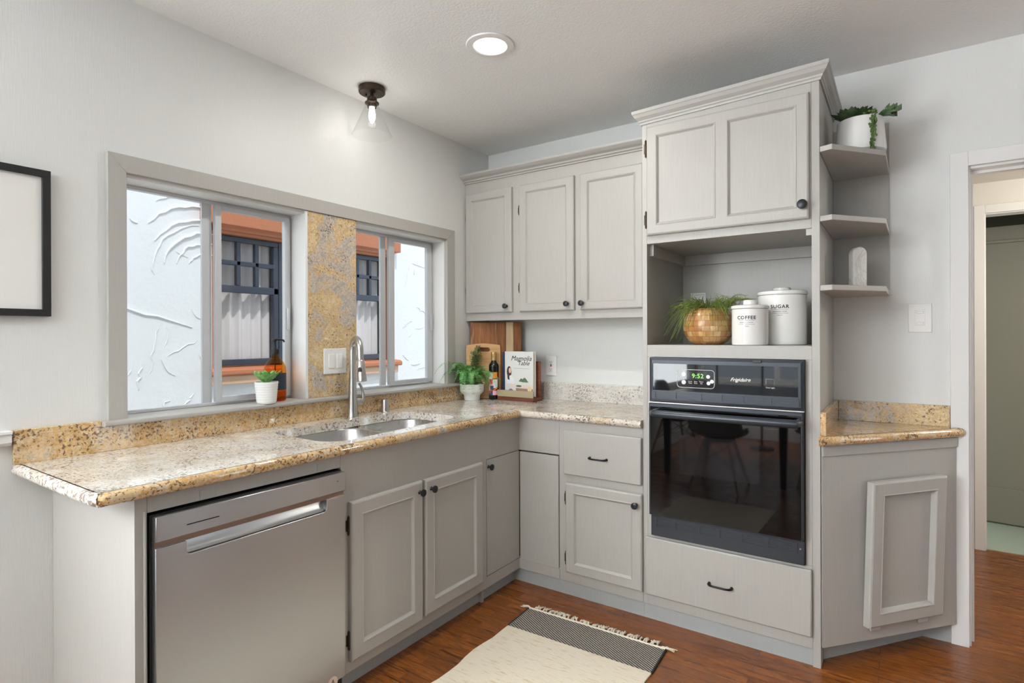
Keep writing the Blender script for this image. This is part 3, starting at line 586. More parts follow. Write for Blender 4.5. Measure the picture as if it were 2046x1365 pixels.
for x, z, s in ((1.487, 1.136, 'Bake'), (1.487, 1.101, 'Broil')):
    bt = obj('button', MB(FB(x, -.5626, z)).lathe([(.0095, 0), (.0095, .0008), (0, .0012)], n=20), 'alu', cpn); obj('lettering', text(s, .0062, FB(x, -.5639, z-.002)), 'whiteink', bt)
    obj('indicator', MB(FB(x, -.5626, z+.015)).lathe([(.0015, 0), (0, .0006)], n=8), 'whiteink', cpn)
for x, z in ((1.592, 1.128), (1.594, 1.1), (1.608, 1.108)): obj('button', MB(FB(x, -.5626, z)).lathe([(.008, 0), (.008, .0008), (0, .0012)], n=20), 'alu', cpn)
for x, s in ((1.515, 'Cook\nTime'), (1.539, 'Stop\nTime'), (1.563, 'Timer\nOn')): obj('lettering', text(s, .0075, FB(x, -.5627, 1.103)), 'whiteink', cpn)
obj('lettering', text('Frigidaire', .021, FB(1.722, -.5627, 1.114), shear=.45, bold=.0003), 'whiteink', cpn)
sw = obj('light_switch', B(1.824, 1.85, -.566, -.5627, 1.105, 1.128), 'blackplastic', cpn, bev=.001)
mb = MB(FB(0, -.5627, 0)); mb.box(1.822, 1.852, 1.128, 1.1285, 0, .0008); mb.box(1.822, 1.8226, 1.106, 1.128, 0, .0008); mb.box(1.8514, 1.852, 1.106, 1.128, 0, .0008); obj('switch_outline', mb, 'whiteink', cpn)
obj('lettering', text('Oven Light', .0075, FB(1.838, -.5627, 1.091)), 'whiteink', cpn)
mb = MB(FB(0, -.566, 0)); mb.box(1.772, 1.806, 1.192, 1.205, 0, .004); vl = obj('vent_tab', mb, 'blackplastic', ov, bev=.002)
def vent(parent, x0, x1, z0, z1, yf, n, gaps):
    back = obj('vent_grille', B(x0, x1, yf+.002, yf+.006, z0, z1), 'dark', parent)
    mb = MB(); hh = (z1-z0)/(2*n+1)
    for i in range(n+1): mb.box(x0, x1, yf-.003, yf+.002, z0+2*i*hh, z0+(2*i+1)*hh)
    for gx in gaps: mb.box(gx-.009, gx+.009, yf-.004, yf+.002, z0, z1)
    obj('louvre', mb, 'ovenframe', back)
gx = [1.352, 1.446, 1.557, 1.642, 1.728, 1.835, 1.935]
vent(ov, 1.345, 1.944, 1.024, 1.056, -.5665, 3, gx)
mb = MB(FB(0, 0, 0)); mb.box(1.331, 1.961, 1.0035, 1.0075, .548, .572); obj('chrome_strip', mb, 'nickel', ov)
dm = obj('oven_door', B(1.332, 1.958, -.578, -.5488, .497, 1.0025), 'ovenframe', ov, bev=.004)
obj('door_glass', B(1.340, 1.951, -.5815, -.5782, .503, .988), 'ovenblack', dm, bev=.001)
obj('door_window', B(1.472, 1.80, -.5822, -.5816, .70, .87), 'ovenwindow', dm)
mb = MB(); xs = [1.362+(1.944-1.362)*i/24 for i in range(25)]
mb.tube([(1.362, -.582, .962), (1.362, -.607, .962), (1.372, -.62, .962)]+[(x, -.62-.012*sin(pi*(x-1.362)/.582), .962) for x in xs[1:-1]]+[(1.934, -.62, .962), (1.944, -.607, .962), (1.944, -.582, .962)], [.015]*2+[.0165]*25+[.015]*2, 14); obj('door_handle', mb, 'ovenframe', dm)
mb = MB(FB(0, 0, 0)); mb.box(1.334, 1.96, .398, .494, .548, .556); lp = obj('lower_panel', mb, 'ovenframe', ov, bev=.003)
vent(lp, 1.36, 1.925, .443, .486, -.5565, 4, gx[:1]+[1.44, 1.545, 1.63, 1.72, 1.82]+[1.925])
obj('screw', MB(FB(1.945, -.556, .462)).lathe([(.004, 0), (.003, .002), (0, .0025)], n=12), 'nickel', lp)

# ------------------------------------------------------------------ wall cabinet
uc = thing('wall_cabinet', (.65, -.12, 1.4), 'grey three-door wall cabinet in the corner above the worktop', 'cabinet')
UY = -.245
mb = MB(); mb.box(.001, 1.2865, UY, -.227, 1.401, 1.452); mb.box(.001, 1.2865, UY, -.227, 2.185, 2.285)
for a, b in ((.001, .014), (.36, .42), (.78, .822), (1.182, 1.2865)): mb.box(a, b, UY, -.227, 1.452, 2.185)
obj('face_frame', mb, 'paint', uc, bev=.001)
mb = MB(); mb.box(.001, 1.2865, -.227, -.001, 1.425, 1.44); mb.box(.001, 1.2865, -.227, -.001, 2.268, 2.285); mb.box(.001, .016, -.227, -.001, 1.44, 2.268); mb.box(1.27, 1.2865, -.227, -.001, 1.44, 2.268); mb.box(.016, 1.27, -.012, -.001, 1.44, 2.268); mb.box(.016, 1.27, -.2265, -.22, 1.44, 2.268); obj('carcass', mb, 'paint', uc)
for a, b, kx, hx in ((.012, .364, .329, .0105), (.418, .783, .744, .413), (.819, 1.186, .836, None)):
    d = obj('door', panel_door(FB(a, UY-.0005, 1.448), b-a, .747, .02, fr=.042), 'paint', uc); knob(d, FB(kx, UY-.0205, 1.484))
    for hz in (2.05, 1.59): hinge(d, FB(hx-.002 if hx else b+.004, UY, hz), .05)
mb = MB(); mb.sweep([(.001, UY), (1.2865, UY)], [(0, 2.262), (.01, 2.262), (.012, 2.268), (.022, 2.272), (.026, 2.28), (.045, 2.287), (.06, 2.296), (.064, 2.30), (.066, 2.308), (0, 2.308)]); mb.box(.001, 1.2865, UY, -.001, 2.286, 2.305); obj('crown_moulding', mb, 'paint', uc)

# ------------------------------------------------------------------ corner shelves and angled cabinet right of the oven
cs = thing('corner_shelf', (2.02, -.006, 1.48), 'three open angled shelves on the right side of the oven cabinet', 'shelf')
obj('back_panel', B(2.0145, 2.232, -.012, -.0005, 1.479, 2.25), 'paint', cs)
for z in (1.479, 1.749, 2.02):
    mb = MB(); mb.prism([(2.0145, -.0125), (2.0145, -.536), (2.057, -.552), (2.226, -.335), (2.232, -.0125)], z, z+.021); obj('shelf_board', mb, 'paint', cs, bev=.002)
ac = thing('angled_cabinet', (2.15, -.2, 0), 'angled grey base cabinet right of the oven with a tilt-out framed door', 'cabinet')
P0, P1 = (2.0205, -.549), (2.4635, -.0235)
mb = MB(); mb.prism([(2.0145, -.001), (2.0145, -.53), P0, P1, (2.443, -.0215), (2.443, -.001)], .09, DZ-.002); obj('body', mb, 'paint', ac, bev=.001)
mb = MB(); mb.prism([(2.0145, -.001), (2.0145, -.45), (2.346, -.014), (2.346, -.001)], 0, .0895); obj('toe_kick', mb, 'kick', ac)
fd = frame((P0[0], P0[1], 0), DU, (0, 0, 1), DW)
obj('top_rail', B(.0, .685, .835, .8755, .0005, .006, m=fd), 'paint', ac, bev=.001)
tilt = frame((P0[0]+DU[0]*.195+DW[0]*.001, P0[1]+DU[1]*.195+DW[1]*.001, .151), (DU[0], DU[1], .012), (DU[0]*.02+DW[0]*.02, DU[1]*.02+DW[1]*.02, 1), DW)
d = obj('door', panel_door(tilt, .38, .575, .03, fr=.05, depth=.02), 'paint', ac)
for u in (.225, .47): obj('hinge', B(u, u+.05, .128, .147, .0005, .008, m=fd), 'alu', d, bev=.002, label='small silver hinge under the tilt-out door')
struct('baseboard_back', B(2.3465, 2.4445, -.012, -.0005, 0, .09), 'kick')
c2 = thing('corner_worktop', (2.2, -.2, TZ), 'small angled golden granite worktop right of the oven cabinet', 'worktop')
mb = MB(); mb.prism([(2.0145, -.001), (2.0145, -.555), (2.028, -.565), (2.478, -.0225), (2.443, -.0215), (2.443, -.001)], TZ-TH, TZ)
mb.sweep([(2.0145, -.575), (2.0275, -.566), (2.478, -.0225)], [(-.006, TZ-TH)]+[(.017*cos(radians(a)), TZ-TH/2+TH/2*sin(radians(a))) for a in range(-90, 91, 15)]+[(-.006, TZ)]); obj('slab', mb, 'granite', c2, smooth=True)
obj('backsplash', B(2.0345, 2.443, -.02, -.0005, TZ, 1.004), 'granitepier', c2, bev=.0015); obj('backsplash', B(2.0145, 2.034, -.545, -.0005, TZ, 1.004), 'granite', c2, bev=.0015)

# ------------------------------------------------------------------ ceiling lights
cl = thing('ceiling_lamp', (.165, -1.16, H), 'small dark ceiling lamp with clear cone glass shade above the window', 'lamp')
c = (.165, -1.16, 0)
obj('canopy', MB().lathe([(.0, H-.0005), (.062, H-.0005), (.063, H-.006), (.063, H-.026), (.060, H-.029), (0, H-.03)][::-1], c, 36), 'hinge', cl)
for dx_ in (-.028, .03): obj('screw_cap', MB().lathe([(.0, -.038), (.004, -.038), (.004, -.029), (0, -.0285)], (c[0]+dx_, c[1]-.012, H), 12), 'black', cl)
obj('socket', MB().lathe([(0, 2.415), (.022, 2.415), (.0225, 2.428), (.033, 2.432), (.034, 2.438), (.024, 2.446), (.023, 2.462), (.009, 2.466), (.008, 2.483), (0, 2.483)], c, 30), 'hinge', cl)
bm_ = obj('bulb', MB().lathe([(0, 2.338), (.006, 2.341), (.013, 2.355), (.0165, 2.37), (.0155, 2.386), (.013, 2.398), (.0125, 2.415), (0, 2.416)], c, 24), 'bulb', cl, label='lit bulb')
mb = MB().lathe([(.029, 2.43), (.034, 2.42), (.06, 2.36), (.094, 2.283), (.097, 2.28), (.095, 2.278), (.091, 2.283), (.058, 2.36), (.032, 2.42), (.027, 2.43)], c, 48, cap0=False, cap1=False); obj('glass_shade', mb, 'shade', cl, label='clear glass cone shade')
pl = light('ceiling_lamp_glow', 'POINT', (c[0], c[1], 2.325), .3, (1, .97, .92), shadow_soft_size=.02)
rl = thing('recessed_light', (.875, -1.155, H), 'round white recessed downlight in the ceiling', 'light')
c = (.875, -1.155, 0)
obj('trim_ring', MB().lathe([(.068, H-.004), (.072, H-.008), (.098, H-.006), (.1, H-.003), (.1, H-.0005), (.066, H-.0005)], c, 56, cap0=False, cap1=False), 'trim', rl)
obj('diffuser', MB().lathe([(0, H-.006), (.06, H-.0055), (.069, H-.004), (.069, H-.001), (0, H-.001)], c, 48), 'diffuser', rl, label='lit diffuser')
light('recessed_glow', 'AREA', (c[0], c[1], H-.01), 7, (1, .97, .93), shape='DISK', size=.13)

# ------------------------------------------------------------------ wall plates and picture
sp = thing('light_switch_plate', (.0125, -1.265, 1.188), 'white double rocker switch plate on the granite panel', 'switch')
obj('plate', B(.0125, .018, -1.331, -1.199, 1.127, 1.249), 'whiteplastic', sp, bev=.002)
for a in (-1.305, -1.258): obj('rocker', B(.018, .0215, a, a+.033, 1.154, 1.222), 'whiteplastic', sp, bev=.0015)
for a in (-1.288, -1.241):
    for z in (1.137, 1.239): obj('screw', MB(FA(.018, a, z)).lathe([(.0022, 0), (.0018, .0006), (0, .0008)], n=10), 'alu', sp)
gf = thing('gfci_outlet', (.484, -.0005, 1.12), 'white outlet with red button on the wall beside the cookbook', 'outlet')
obj('plate', B(.446, .522, -.0065, -.0005, 1.06, 1.182), 'whiteplastic', gf, bev=.002)
fcx = obj('receptacle', B(.468, .5, -.0095, -.0066, 1.085, 1.157), 'whiteplastic', gf, bev=.001)
for z in (1.143, 1.1):
    for x in (.478, .489): obj('slot', B(x-.001, x+.001, -.0099, -.0095, z-.005, z+.005), 'dark', fcx)
    obj('ground_slot', B(.4815, .4855, -.0099, -.0095, z-.011, z-.008), 'dark', fcx)
obj('test_button', B(.479, .49, -.0108, -.0096, 1.116, 1.121), 'red', fcx, label='red test button'); obj('reset_button', B(.479, .49, -.0108, -.0096, 1.123, 1.128), 'ink', fcx)
dm_ = thing('dimmer_switch', (2.341, -.0005, 1.378), 'white dimmer switch on the wall left of the doorway', 'switch')
obj('plate', B(2.3, 2.383, -.006, -.0005, 1.316, 1.441), 'whiteplastic', dm_, bev=.002); obj('switch_body', B(2.324, 2.359, -.008, -.0061, 1.345, 1.413), 'whiteplastic', dm_, bev=.001)
for z in (1.397, 1.35): obj('slider', B(2.329, 2.354, -.0125, -.0081, z, z+.01), 'whiteplastic', dm_, bev=.0015)
wp = thing('blank_wall_plate', (1.392, -.0155, 1.5), 'white plate at the back of the niche behind the wooden planter', 'plate')
obj('plate', B(1.352, 1.432, -.02, -.0152, 1.455, 1.53), 'whiteplastic', wp, bev=.0015)
pf = thing('picture_frame', (.01, -2.75, 1.6), 'black picture frame with a blank white sheet on the left wall', 'picture')
mb = MB(); ya, yb, za, zb = -3.05, -2.377, 1.375, 1.842; q = .022
for a in ((ya, yb, za, za+q), (ya, yb, zb-q, zb), (ya, ya+q, za+q, zb-q), (yb-q, yb, za+q, zb-q)): mb.box(.001, .022, *a)
obj('frame', mb, 'ink', pf, bev=.001); obj('sheet', B(.001, .012, ya+q, yb-q, za+q, zb-q), 'lightpaper', pf)

# ------------------------------------------------------------------ things on the sill
def rosette(mb, c, R, layers, seed, up0=.25, up1=1.2, wd=.28):
    rr = random.Random(seed)
    for li in range(layers):
        k = 9-li; el = up0+(up1-up0)*li/(layers-1); L = R*(1-.18*li)
        for i in range(k):
            a = 2*pi*i/k+li*.4+rr.uniform(-.1, .1); d = Vector((cos(a)*cos(el), sin(a)*cos(el), sin(el))); s_ = Vector((-sin(a), cos(a), 0)); n_ = d.cross(s_)*-1
            p = [Vector(c)+d*L*t for t in (0, .35, .7, 1)]; wds = (.12, .3*.9, .24, .01); th = (.05, .08, .05, .005)
            mb.loft([[pp+s_*L*w_, pp+n_*L*h_*.4, pp-s_*L*w_, pp-n_*L*h_] for pp, w_, h_ in zip(p, wds, th)])
    mb.smooth = True; return mb
so = thing('succulent_pot', (.02, -1.628, 1.02), 'small white ribbed pot with a green succulent on the window sill', 'plant')
prof = [(0, 0), (.036, 0), (.038, .003)]
for i in range(8): z = .008+.0105*i; r = .039+.0075*i/8; prof += [(r+.001, z), (r+.0022, z+.004), (r+.001, z+.008)]
prof += [(.0475, .093), (.0445, .093), (.043, .08), (0, .08)]
obj('pot', MB().lathe(prof, (.02, -1.628, 1.0203), 44), 'matceramic', so); obj('rosette', rosette(MB(), (.02, -1.628, 1.107), .082, 5, 4, .7, 1.45), 'succ', so)
ab = thing('soap_bottle', (-.0365, -1.551, 1.02), 'amber glass pump bottle with dark label on the window sill', 'bottle')
c = (-.0365, -1.551, 1.0205)
def shell(prof, t=.0025): return prof+[(max(r-t, .0005), h+(t if i == 0 else 0)) for i, (r, h) in list(enumerate(prof))[::-1]]
obj('glass_body', MB().lathe([(.042, 0), (.046, .003), (.0475, .008), (.0475, .135), (.045, .152), (.036, .172), (.024, .187), (.0165, .196), (.0155, .215)], c, 40, cap0=True, cap1=False), 'amber', ab)
obj('soap', MB().lathe([(.044, .004), (.0455, .012), (.0455, .048), (0, .048)], c, 36), 'amber', ab)
obj('collar', MB().lathe([(0, .208), (.0185, .208), (.019, .212), (.019, .23), (.014, .234), (.0065, .236), (.006, .25), (0, .25)], c, 28), 'blackplastic', ab)
mb = MB(); mb.lathe([(0, .25), (.0045, .25), (.0055, .262), (.012, .27), (.012, .276), (0, .278)], c, 20); mb.tube([(c[0], c[1], c[2]+.273), (c[0]+.008, c[1]+.02, c[2]+.274), (c[0]+.013, c[1]+.034, c[2]+.27), (c[0]+.014, c[1]+.037, c[2]+.262)], [.006, .005, .0042, .0038], 10); obj('pump', mb, 'blackplastic', ab)
obj('dip_tube', MB().tube([(c[0], c[1], c[2]+.21), (c[0]+.003, c[1], c[2]+.02)], .0025, 8), 'blackplastic', ab)
mb = MB(); aa = [radians(-150+195*i/24) for i in range(25)]
mb.loft([[(c[0]+.048*cos(a), c[1]+.048*sin(a), c[2]+z) for a in aa] for z in (.05, .125)], False, False, False); lb = obj('label', mb, 'labeldark', ab, smooth=True)
la = radians(-38); lf = frame((c[0]+.0483*cos(la), c[1]+.0483*sin(la), 0), (-sin(la), cos(la), 0), (0, 0, 1), (cos(la), sin(la), 0))
for s_, z, sz in (('hand', .105, .008), ('wicked moss', .083, .0085), ('hand soap', .077, .005), ('500 ML', .062, .0075)): obj('lettering', text(s_, sz, lf @ Matrix.Translation((0, c[2]+z, 0)), wrap=.0483), 'whiteink', lb)

# ------------------------------------------------------------------ corner group on the worktop
wv = Vector((.6, -.8, 0))
def board(name, ob, wd, h, t, lean): return frame(ob, (.8, .6, 0), (-.6*lean, .8*lean, 1), (.6, -.8, lean))
big = thing('acacia_cutting_board', (.16, -.13, TZ), 'tall striped dark wood cutting board in the corner behind the smaller board', 'cutting board')
fb = frame((.036, -.247, TZ+.001), (.8, .6, 0), (-.6*.04, .8*.04, 1), (.6, -.8, .04))
mb = MB(fb); mb.box(0, .225, 0, .478, 0, .018); obj('board', mb, 'acacia', big, bev=.003)
obj('pale_strip', B(.2255, .272, 0, .478, 0, .018, m=fb), 'acaciapale', big, bev=.002, label='pale sapwood strip'); obj('red_strip', B(.2725, .322, 0, .478, 0, .018, m=fb), 'acaciared', big, bev=.002)
sm_ = thing('bamboo_cutting_board', (.12, -.2, TZ), 'smaller light bamboo cutting board with a handle slot in the corner', 'cutting board')
fs = frame((.030, -.281, TZ+.001), (.8, .6, 0), (-.6*.04, .8*.04, 1), (.6, -.8, .04))
outl = [(.0, 0), (.215, 0), (.215, .31), (.211, .335), (.16, .341), (.1075, .345), (.055, .341), (.004, .335), (0, .31)]; hole = rrect(.068, .148, .293, .318, .012, 4)
mb = slab_with_hole(outl, hole, 0, .016)
for v in mb.bm.verts: v.co = fs @ v.co
obj('board', mb, 'bamboo', sm_, bev=.002)

fp_ = thing('fern_pot', (.1, -.31, TZ), 'green fern in a footed white pot on the worktop corner', 'plant')
c = (.1, -.312, TZ+.0008)
pot = obj('pot', MB().lathe([(0, 0), (.046, 0), (.048, .004), (.05, .03), (.056, .037), (.07, .05), (.0735, .06), (.074, .098), (.0705, .098), (.069, .09), (0, .09)], c, 48), 'matceramic', fp_)
obj('soil', MB().lathe([(.068, .0905), (.03, .096), (0, .097)], c, 24, cap0=False), 'soil', fp_)
def frond(mb, base, az, L, rise, droop, rr, lw=.03, xmin=.006):
    P = []
    for i in range(14):
        t = i/13; r = L*t; z = rise*sin(t*pi*.75)-droop*t*t
        P.append(Vector((max(base[0]+cos(az)*r, xmin), base[1]+sin(az)*r, base[2]+z)))
    mb.tube(P, [.0011*(1-.7*i/13) for i in range(14)], 5)
    sd_ = Vector((-sin(az), cos(az), 0))
    for i in range(2, 14):
        t = i/13; wl = lw*1.15*(1-abs(t-.45)*1.15)
        d = (P[i]-P[i-1]).normalized()
        for sg in (-1, 1):
            for q in (0, .5):
                b = P[i-1].lerp(P[i], q); out = (sd_*sg*.85+d*.55+Vector((0, 0, rr.uniform(-.25, .1)))).normalized()
                for kk in range(3):                  # small divided leaflets
                    bb = b+out*wl*(.15+.3*kk); l2 = wl*(.42-.08*kk); o2 = (out+d*(.9-.5*kk)*(1 if kk != 1 else -.2)).normalized(); n_ = d.cross(out).normalized(); s2 = o2.cross(n_).normalized()
                    tip = bb+o2*l2; mid = bb+o2*l2*.5
                    pts = [bb, mid+s2*l2*.34, tip+n_*l2*.1, mid-s2*l2*.34]
                    for p in pts:
                        if p.x < xmin: p.x = xmin
                    mb.f([mb.v(p) for p in pts])
rr = random.Random(11); mb = MB(); b0 = Vector((c[0], c[1], c[2]+.092))
for i in range(40):
    az = 2*pi*i/40+rr.uniform(-.25, .25); L = rr.uniform(.09, .15)
    if cos(az) < -.3: L = min(L, .1)
    if sin(az) > .3: L = min(L, .085)
    frond(mb, b0+Vector((rr.uniform(-.03, .03), rr.uniform(-.03, .03), 0)), az, L, rr.uniform(.08, .15), rr.uniform(.01, .13), rr, rr.uniform(.02, .034))
frond(mb, b0, radians(-150), .11, .14, .01, rr, .034); frond(mb, b0, radians(-135), .16, .12, .03, rr, .036); frond(mb, b0, radians(-122), .23, .11, .06, rr, .036); frond(mb, b0, radians(-114), .26, .16, .04, rr, .036); frond(mb, b0, radians(15), .19, .10, .05, rr, .034); frond(mb, b0, radians(2), .17, .11, .06, rr, .034); frond(mb, b0, radians(-70), .2, .11, .05, rr, .034); frond(mb, b0, radians(-120), .2, .12, .04, rr, .034); frond(mb, b0, radians(-100), .18, .15, .03, rr, .034)
obj('fronds', mb, 'fern', fp_)
mb = MB(); frond(mb, b0, radians(75), .05, .17, .0, rr, .04); frond(mb, b0, radians(0), .07, .18, .0, rr, .04); frond(mb, b0, radians(60), .06, .23, .0, rr, .044); frond(mb, b0, radians(20), .07, .22, .01, rr, .03); frond(mb, b0, radians(100), .04, .2, .0, rr, .028); obj('tall_frond', mb, 'fernred', fp_, label='olive fern frond standing above the rest')

ol = thing('oil_bottle', (.19, -.208, TZ), 'slim dark oil bottle with colourful label and gold cap', 'bottle')
c = (.19, -.208, TZ+.0008)
obj('glass_body', MB().lathe([(0, 0), (.029, 0), (.031, .003), (.031, .205), (.029, .216), (.018, .228), (.0145, .238), (.014, .26), (0, .26)], c, 36), 'oilglass', ol)
obj('cap', MB().lathe([(0, .24), (.0155, .24), (.0155, .268), (.0165, .27), (.0165, .288), (.015, .292), (0, .292)], c, 28), 'gold', ol, label='gold screw cap')
fa = radians(-52)
def patch(a0, a1, z0, z1, m, z2=None, z3=None, r=.0313):
    mb = MB(); k = 8; A = [fa+(a0+(a1-a0)*i/k) for i in range(k+1)]
    lo = [(z0+(((z2 if z2 is not None else z0)-z0)*i/k)) for i in range(k+1)]; hi = [(z1+(((z3 if z3 is not None else z1)-z1)*i/k)) for i in range(k+1)]
    mb.loft([[(c[0]+r*cos(a), c[1]+r*sin(a), c[2]+l) for a, l in zip(A, lo)], [(c[0]+r*cos(a), c[1]+r*sin(a), c[2]+h_) for a, h_ in zip(A, hi)]], False, False, False); return obj('label', mb, m, ol, smooth=True)
patch(-1.4, 1.4, .025, .17, 'redl', r=.0312); patch(-1.4, -.25, .125, .165, 'labelwhite', r=.0315); patch(-.25, .7, .13, .168, 'orange', r=.0315); patch(-1.4, -.25, .095, .125, 'redl', r=.0314); patch(-1.4, -.25, .05, .095, 'pink', r=.0315); patch(-.75, -.1, .06, .085, 'deepblue', r=.0317)
patch(-.25, .8, .07, .125, 'labelwhite', r=.0316); patch(-.25, .8, .028, .055, 'pink', r=.0316); patch(-.25, .8, .05, .055, 'orange', .07, .082, r=.0317); patch(-1.4, -.25, .025, .03, 'deepblue', .025, .055, r=.0316); patch(-1.4, -.25, .03, .05, 'redl', .055, .062, r=.03165); patch(.8, 1.4, .07, .13, 'bookgreen', r=.0315)

bs = thing('cookbook_stand', (.36, -.18, TZ), 'reddish wood book stand with a brass front bar on the worktop', 'book stand')
z = TZ+.0008
obj('base', B(.226, .488, -.222, -.12, z, z+.022), 'redwood', bs, bev=.002); obj('back_board', B(.285, .482, -.137, -.124, z+.022, 1.152), 'redwood', bs, bev=.002)
mb = MB(); mb.box(.226, .486, -.222, -.214, z+.0225, z+.062); obj('front_bar', mb, 'brass', bs, bev=.002, label='brass front bar')
nb = thing('navy_book', (.3, -.15, z+.024), 'dark navy book standing behind the white cookbook', 'book')
obj('cover', B(.218, .39, -.1555, -.1395, z+.0235, 1.206), 'navy', nb, bev=.0015); obj('blue_band', B(.2265, .2295, -.1562, -.1557, z+.025, 1.205), 'blue', nb)
wb = thing('white_cookbook', (.36, -.185, z+.024), 'white cookbook with script title and table photo on the book stand', 'book')
bx0, bx1, bz0, bz1 = .262, .468, z+.0235, 1.211; yf = -.19
mb = MB(); mb.box(bx0, bx1, yf, yf+.003, bz0, bz1); mb.box(bx0, bx1, -.162, -.159, bz0, bz1); mb.box(bx0, bx0+.003, yf+.003, -.162, bz0, bz1); obj('cover', mb, 'cover', wb, bev=.0008)
obj('pages', B(bx0+.003, bx1-.004, yf+.003, -.162, bz0+.003, bz1-.004), 'paper', wb)
Wb, Hb = bx1-bx0, bz1-bz0
def bq(u, v, e=.0004): return FB(bx0+u*Wb, yf-e, bz0+v*Hb)
obj('lettering', text('Magnolia', .042, bq(.58, .80), shear=.35), 'ink', wb); obj('lettering', text('Table', .038, bq(.66, .70), shear=.35), 'ink', wb)
mb = MB(FB(0, yf-.0004, 0)); mb.box(bx0+.32*Wb, bx0+.88*Wb, bz0+.625*Hb, bz0+.629*Hb, 0, .0003); obj('rule', mb, 'bookgreen', wb)
def blob(name, m, pts, e):
    mb = MB(FB(0, yf-e, 0)); mb.prism([(bx0+u*Wb, bz0+v*Hb) for u, v in pts], 0, .0003); obj(name, mb, m, wb)
def ell(cu, cv, ru, rv, k=18): return [(cu+ru*cos(2*pi*i/k), cv+rv*sin(2*pi*i/k)) for i in range(k)]
blob('cover_photo', 'hair', ell(.155, .545, .085, .125), .0004); blob('cover_photo', 'skin', ell(.185, .575, .045, .062), .0008); blob('cover_photo', 'blouse', [(.07, .28), (.36, .28), (.33, .4), (.24, .47), (.12, .45), (.07, .38)], .0006); blob('cover_photo', 'hair', [(.1, .38), (.17, .36), (.16, .5), (.09, .5)], .0010)
blob('cover_photo', 'tabletop', [(.14, .2), (.99, .18), (.99, .26), (.2, .28)], .0012)
blob('cover_photo', 'bookgreen', [(.5, .34), (.58, .41), (.64, .39), (.7, .43), (.76, .4), (.8, .36), (.84, .33), (.7, .31), (.6, .33)], .0014); blob('cover_photo', 'cover', ell(.7, .29, .09, .035), .0016)
blob('cover_photo', 'bookgreen', ell(.5, .235, .1, .022), .0016); blob('cover_photo', 'tablered', [(.4, .13), (.99, .11), (.99, .18), (.4, .19)], .0013); blob('cover_photo', 'chairblue', ell(.22, .07, .1, .1)[0:10], .0016); blob('cover_photo', 'chairblue', [(.12, .005), (.32, .005), (.32, .07), (.12, .07)], .0016); blob('cover_photo', 'tablered', [(.46, .005), (.49, .005), (.49, .13), (.46, .13)], .0013); blob('cover_seal', 'seal', ell(.88, .17, .075, .062), .0018)

# ------------------------------------------------------------------ niche: planter and canisters
NZ = 1.2634
wpn = thing('wooden_planter', (1.54, -.36, NZ), 'round wooden mosaic planter with trailing thin green stems in the niche', 'plant')
c = (1.538, -.36, NZ)
obj('pot', MB().lathe([(0, 0), (.06, 0), (.085, .015), (.105, .045), (.1135, .085), (.108, .125), (.092, .155), (.08, .166), (.074, .166), (.086, .15), (.09, .13), (0, .13)], c, 56), 'mosaic', wpn, loc=(1.538, -.36, NZ+.085))
rr = random.Random(5); mb = MB()
def stem(mb, P, r=.0016): mb.tube(P, [r*(1-.5*i/(len(P)-1)) for i in range(len(P))], 5)
for i in range(230):
    az = rr.uniform(0, 2*pi); r0 = rr.uniform(0, .07); b = Vector((c[0]+cos(az)*r0, c[1]+sin(az)*r0, NZ+.15)); az2 = az+rr.uniform(-.5, .5)
    L = rr.uniform(.06, .16); hgt = rr.uniform(.03, .075); left = cos(az2) < -.2 and sin(az2) < .5; front = sin(az2) < -.6
    drop = rr.uniform(.0, .05)
    if left and rr.random() < .55: L = rr.uniform(.12, .17); drop = rr.uniform(.08, .2)
    if front: L = rr.uniform(.09, .14); drop = rr.uniform(.02, .14) if abs(cos(az2)) > .25 else .02
    pts = []
    for k_ in range(9):
        t = k_/8; p = b+Vector((cos(az2)*L*t, sin(az2)*L*t, hgt*sin(min(1, t*1.25)*pi*.6)-drop*t*t))
        p.x = min(max(p.x, 1.337), 1.95); p.y = min(p.y, -.045); p.z = max(p.z, NZ+.003)
        if p.x > 1.655: p.z = max(p.z, NZ+.205)
        dd = Vector((p.x-c[0], p.y-c[1], 0))
        if p.z < NZ+.15 and dd.length < .121: dd = dd.normalized()*.121; p.x, p.y = c[0]+dd.x, c[1]+dd.y
        pts.append(p)
    stem(mb, pts)
    if rr.random() < .5:
        q = pts[5]; stem(mb, [q, q+Vector((rr.uniform(-.02, .02), rr.uniform(-.02, .0), rr.uniform(0, .02))), q+Vector((rr.uniform(-.03, .02), rr.uniform(-.03, 0), rr.uniform(-.0, .03)))], .0012)
obj('trailing_stems', mb, 'rhip', wpn)
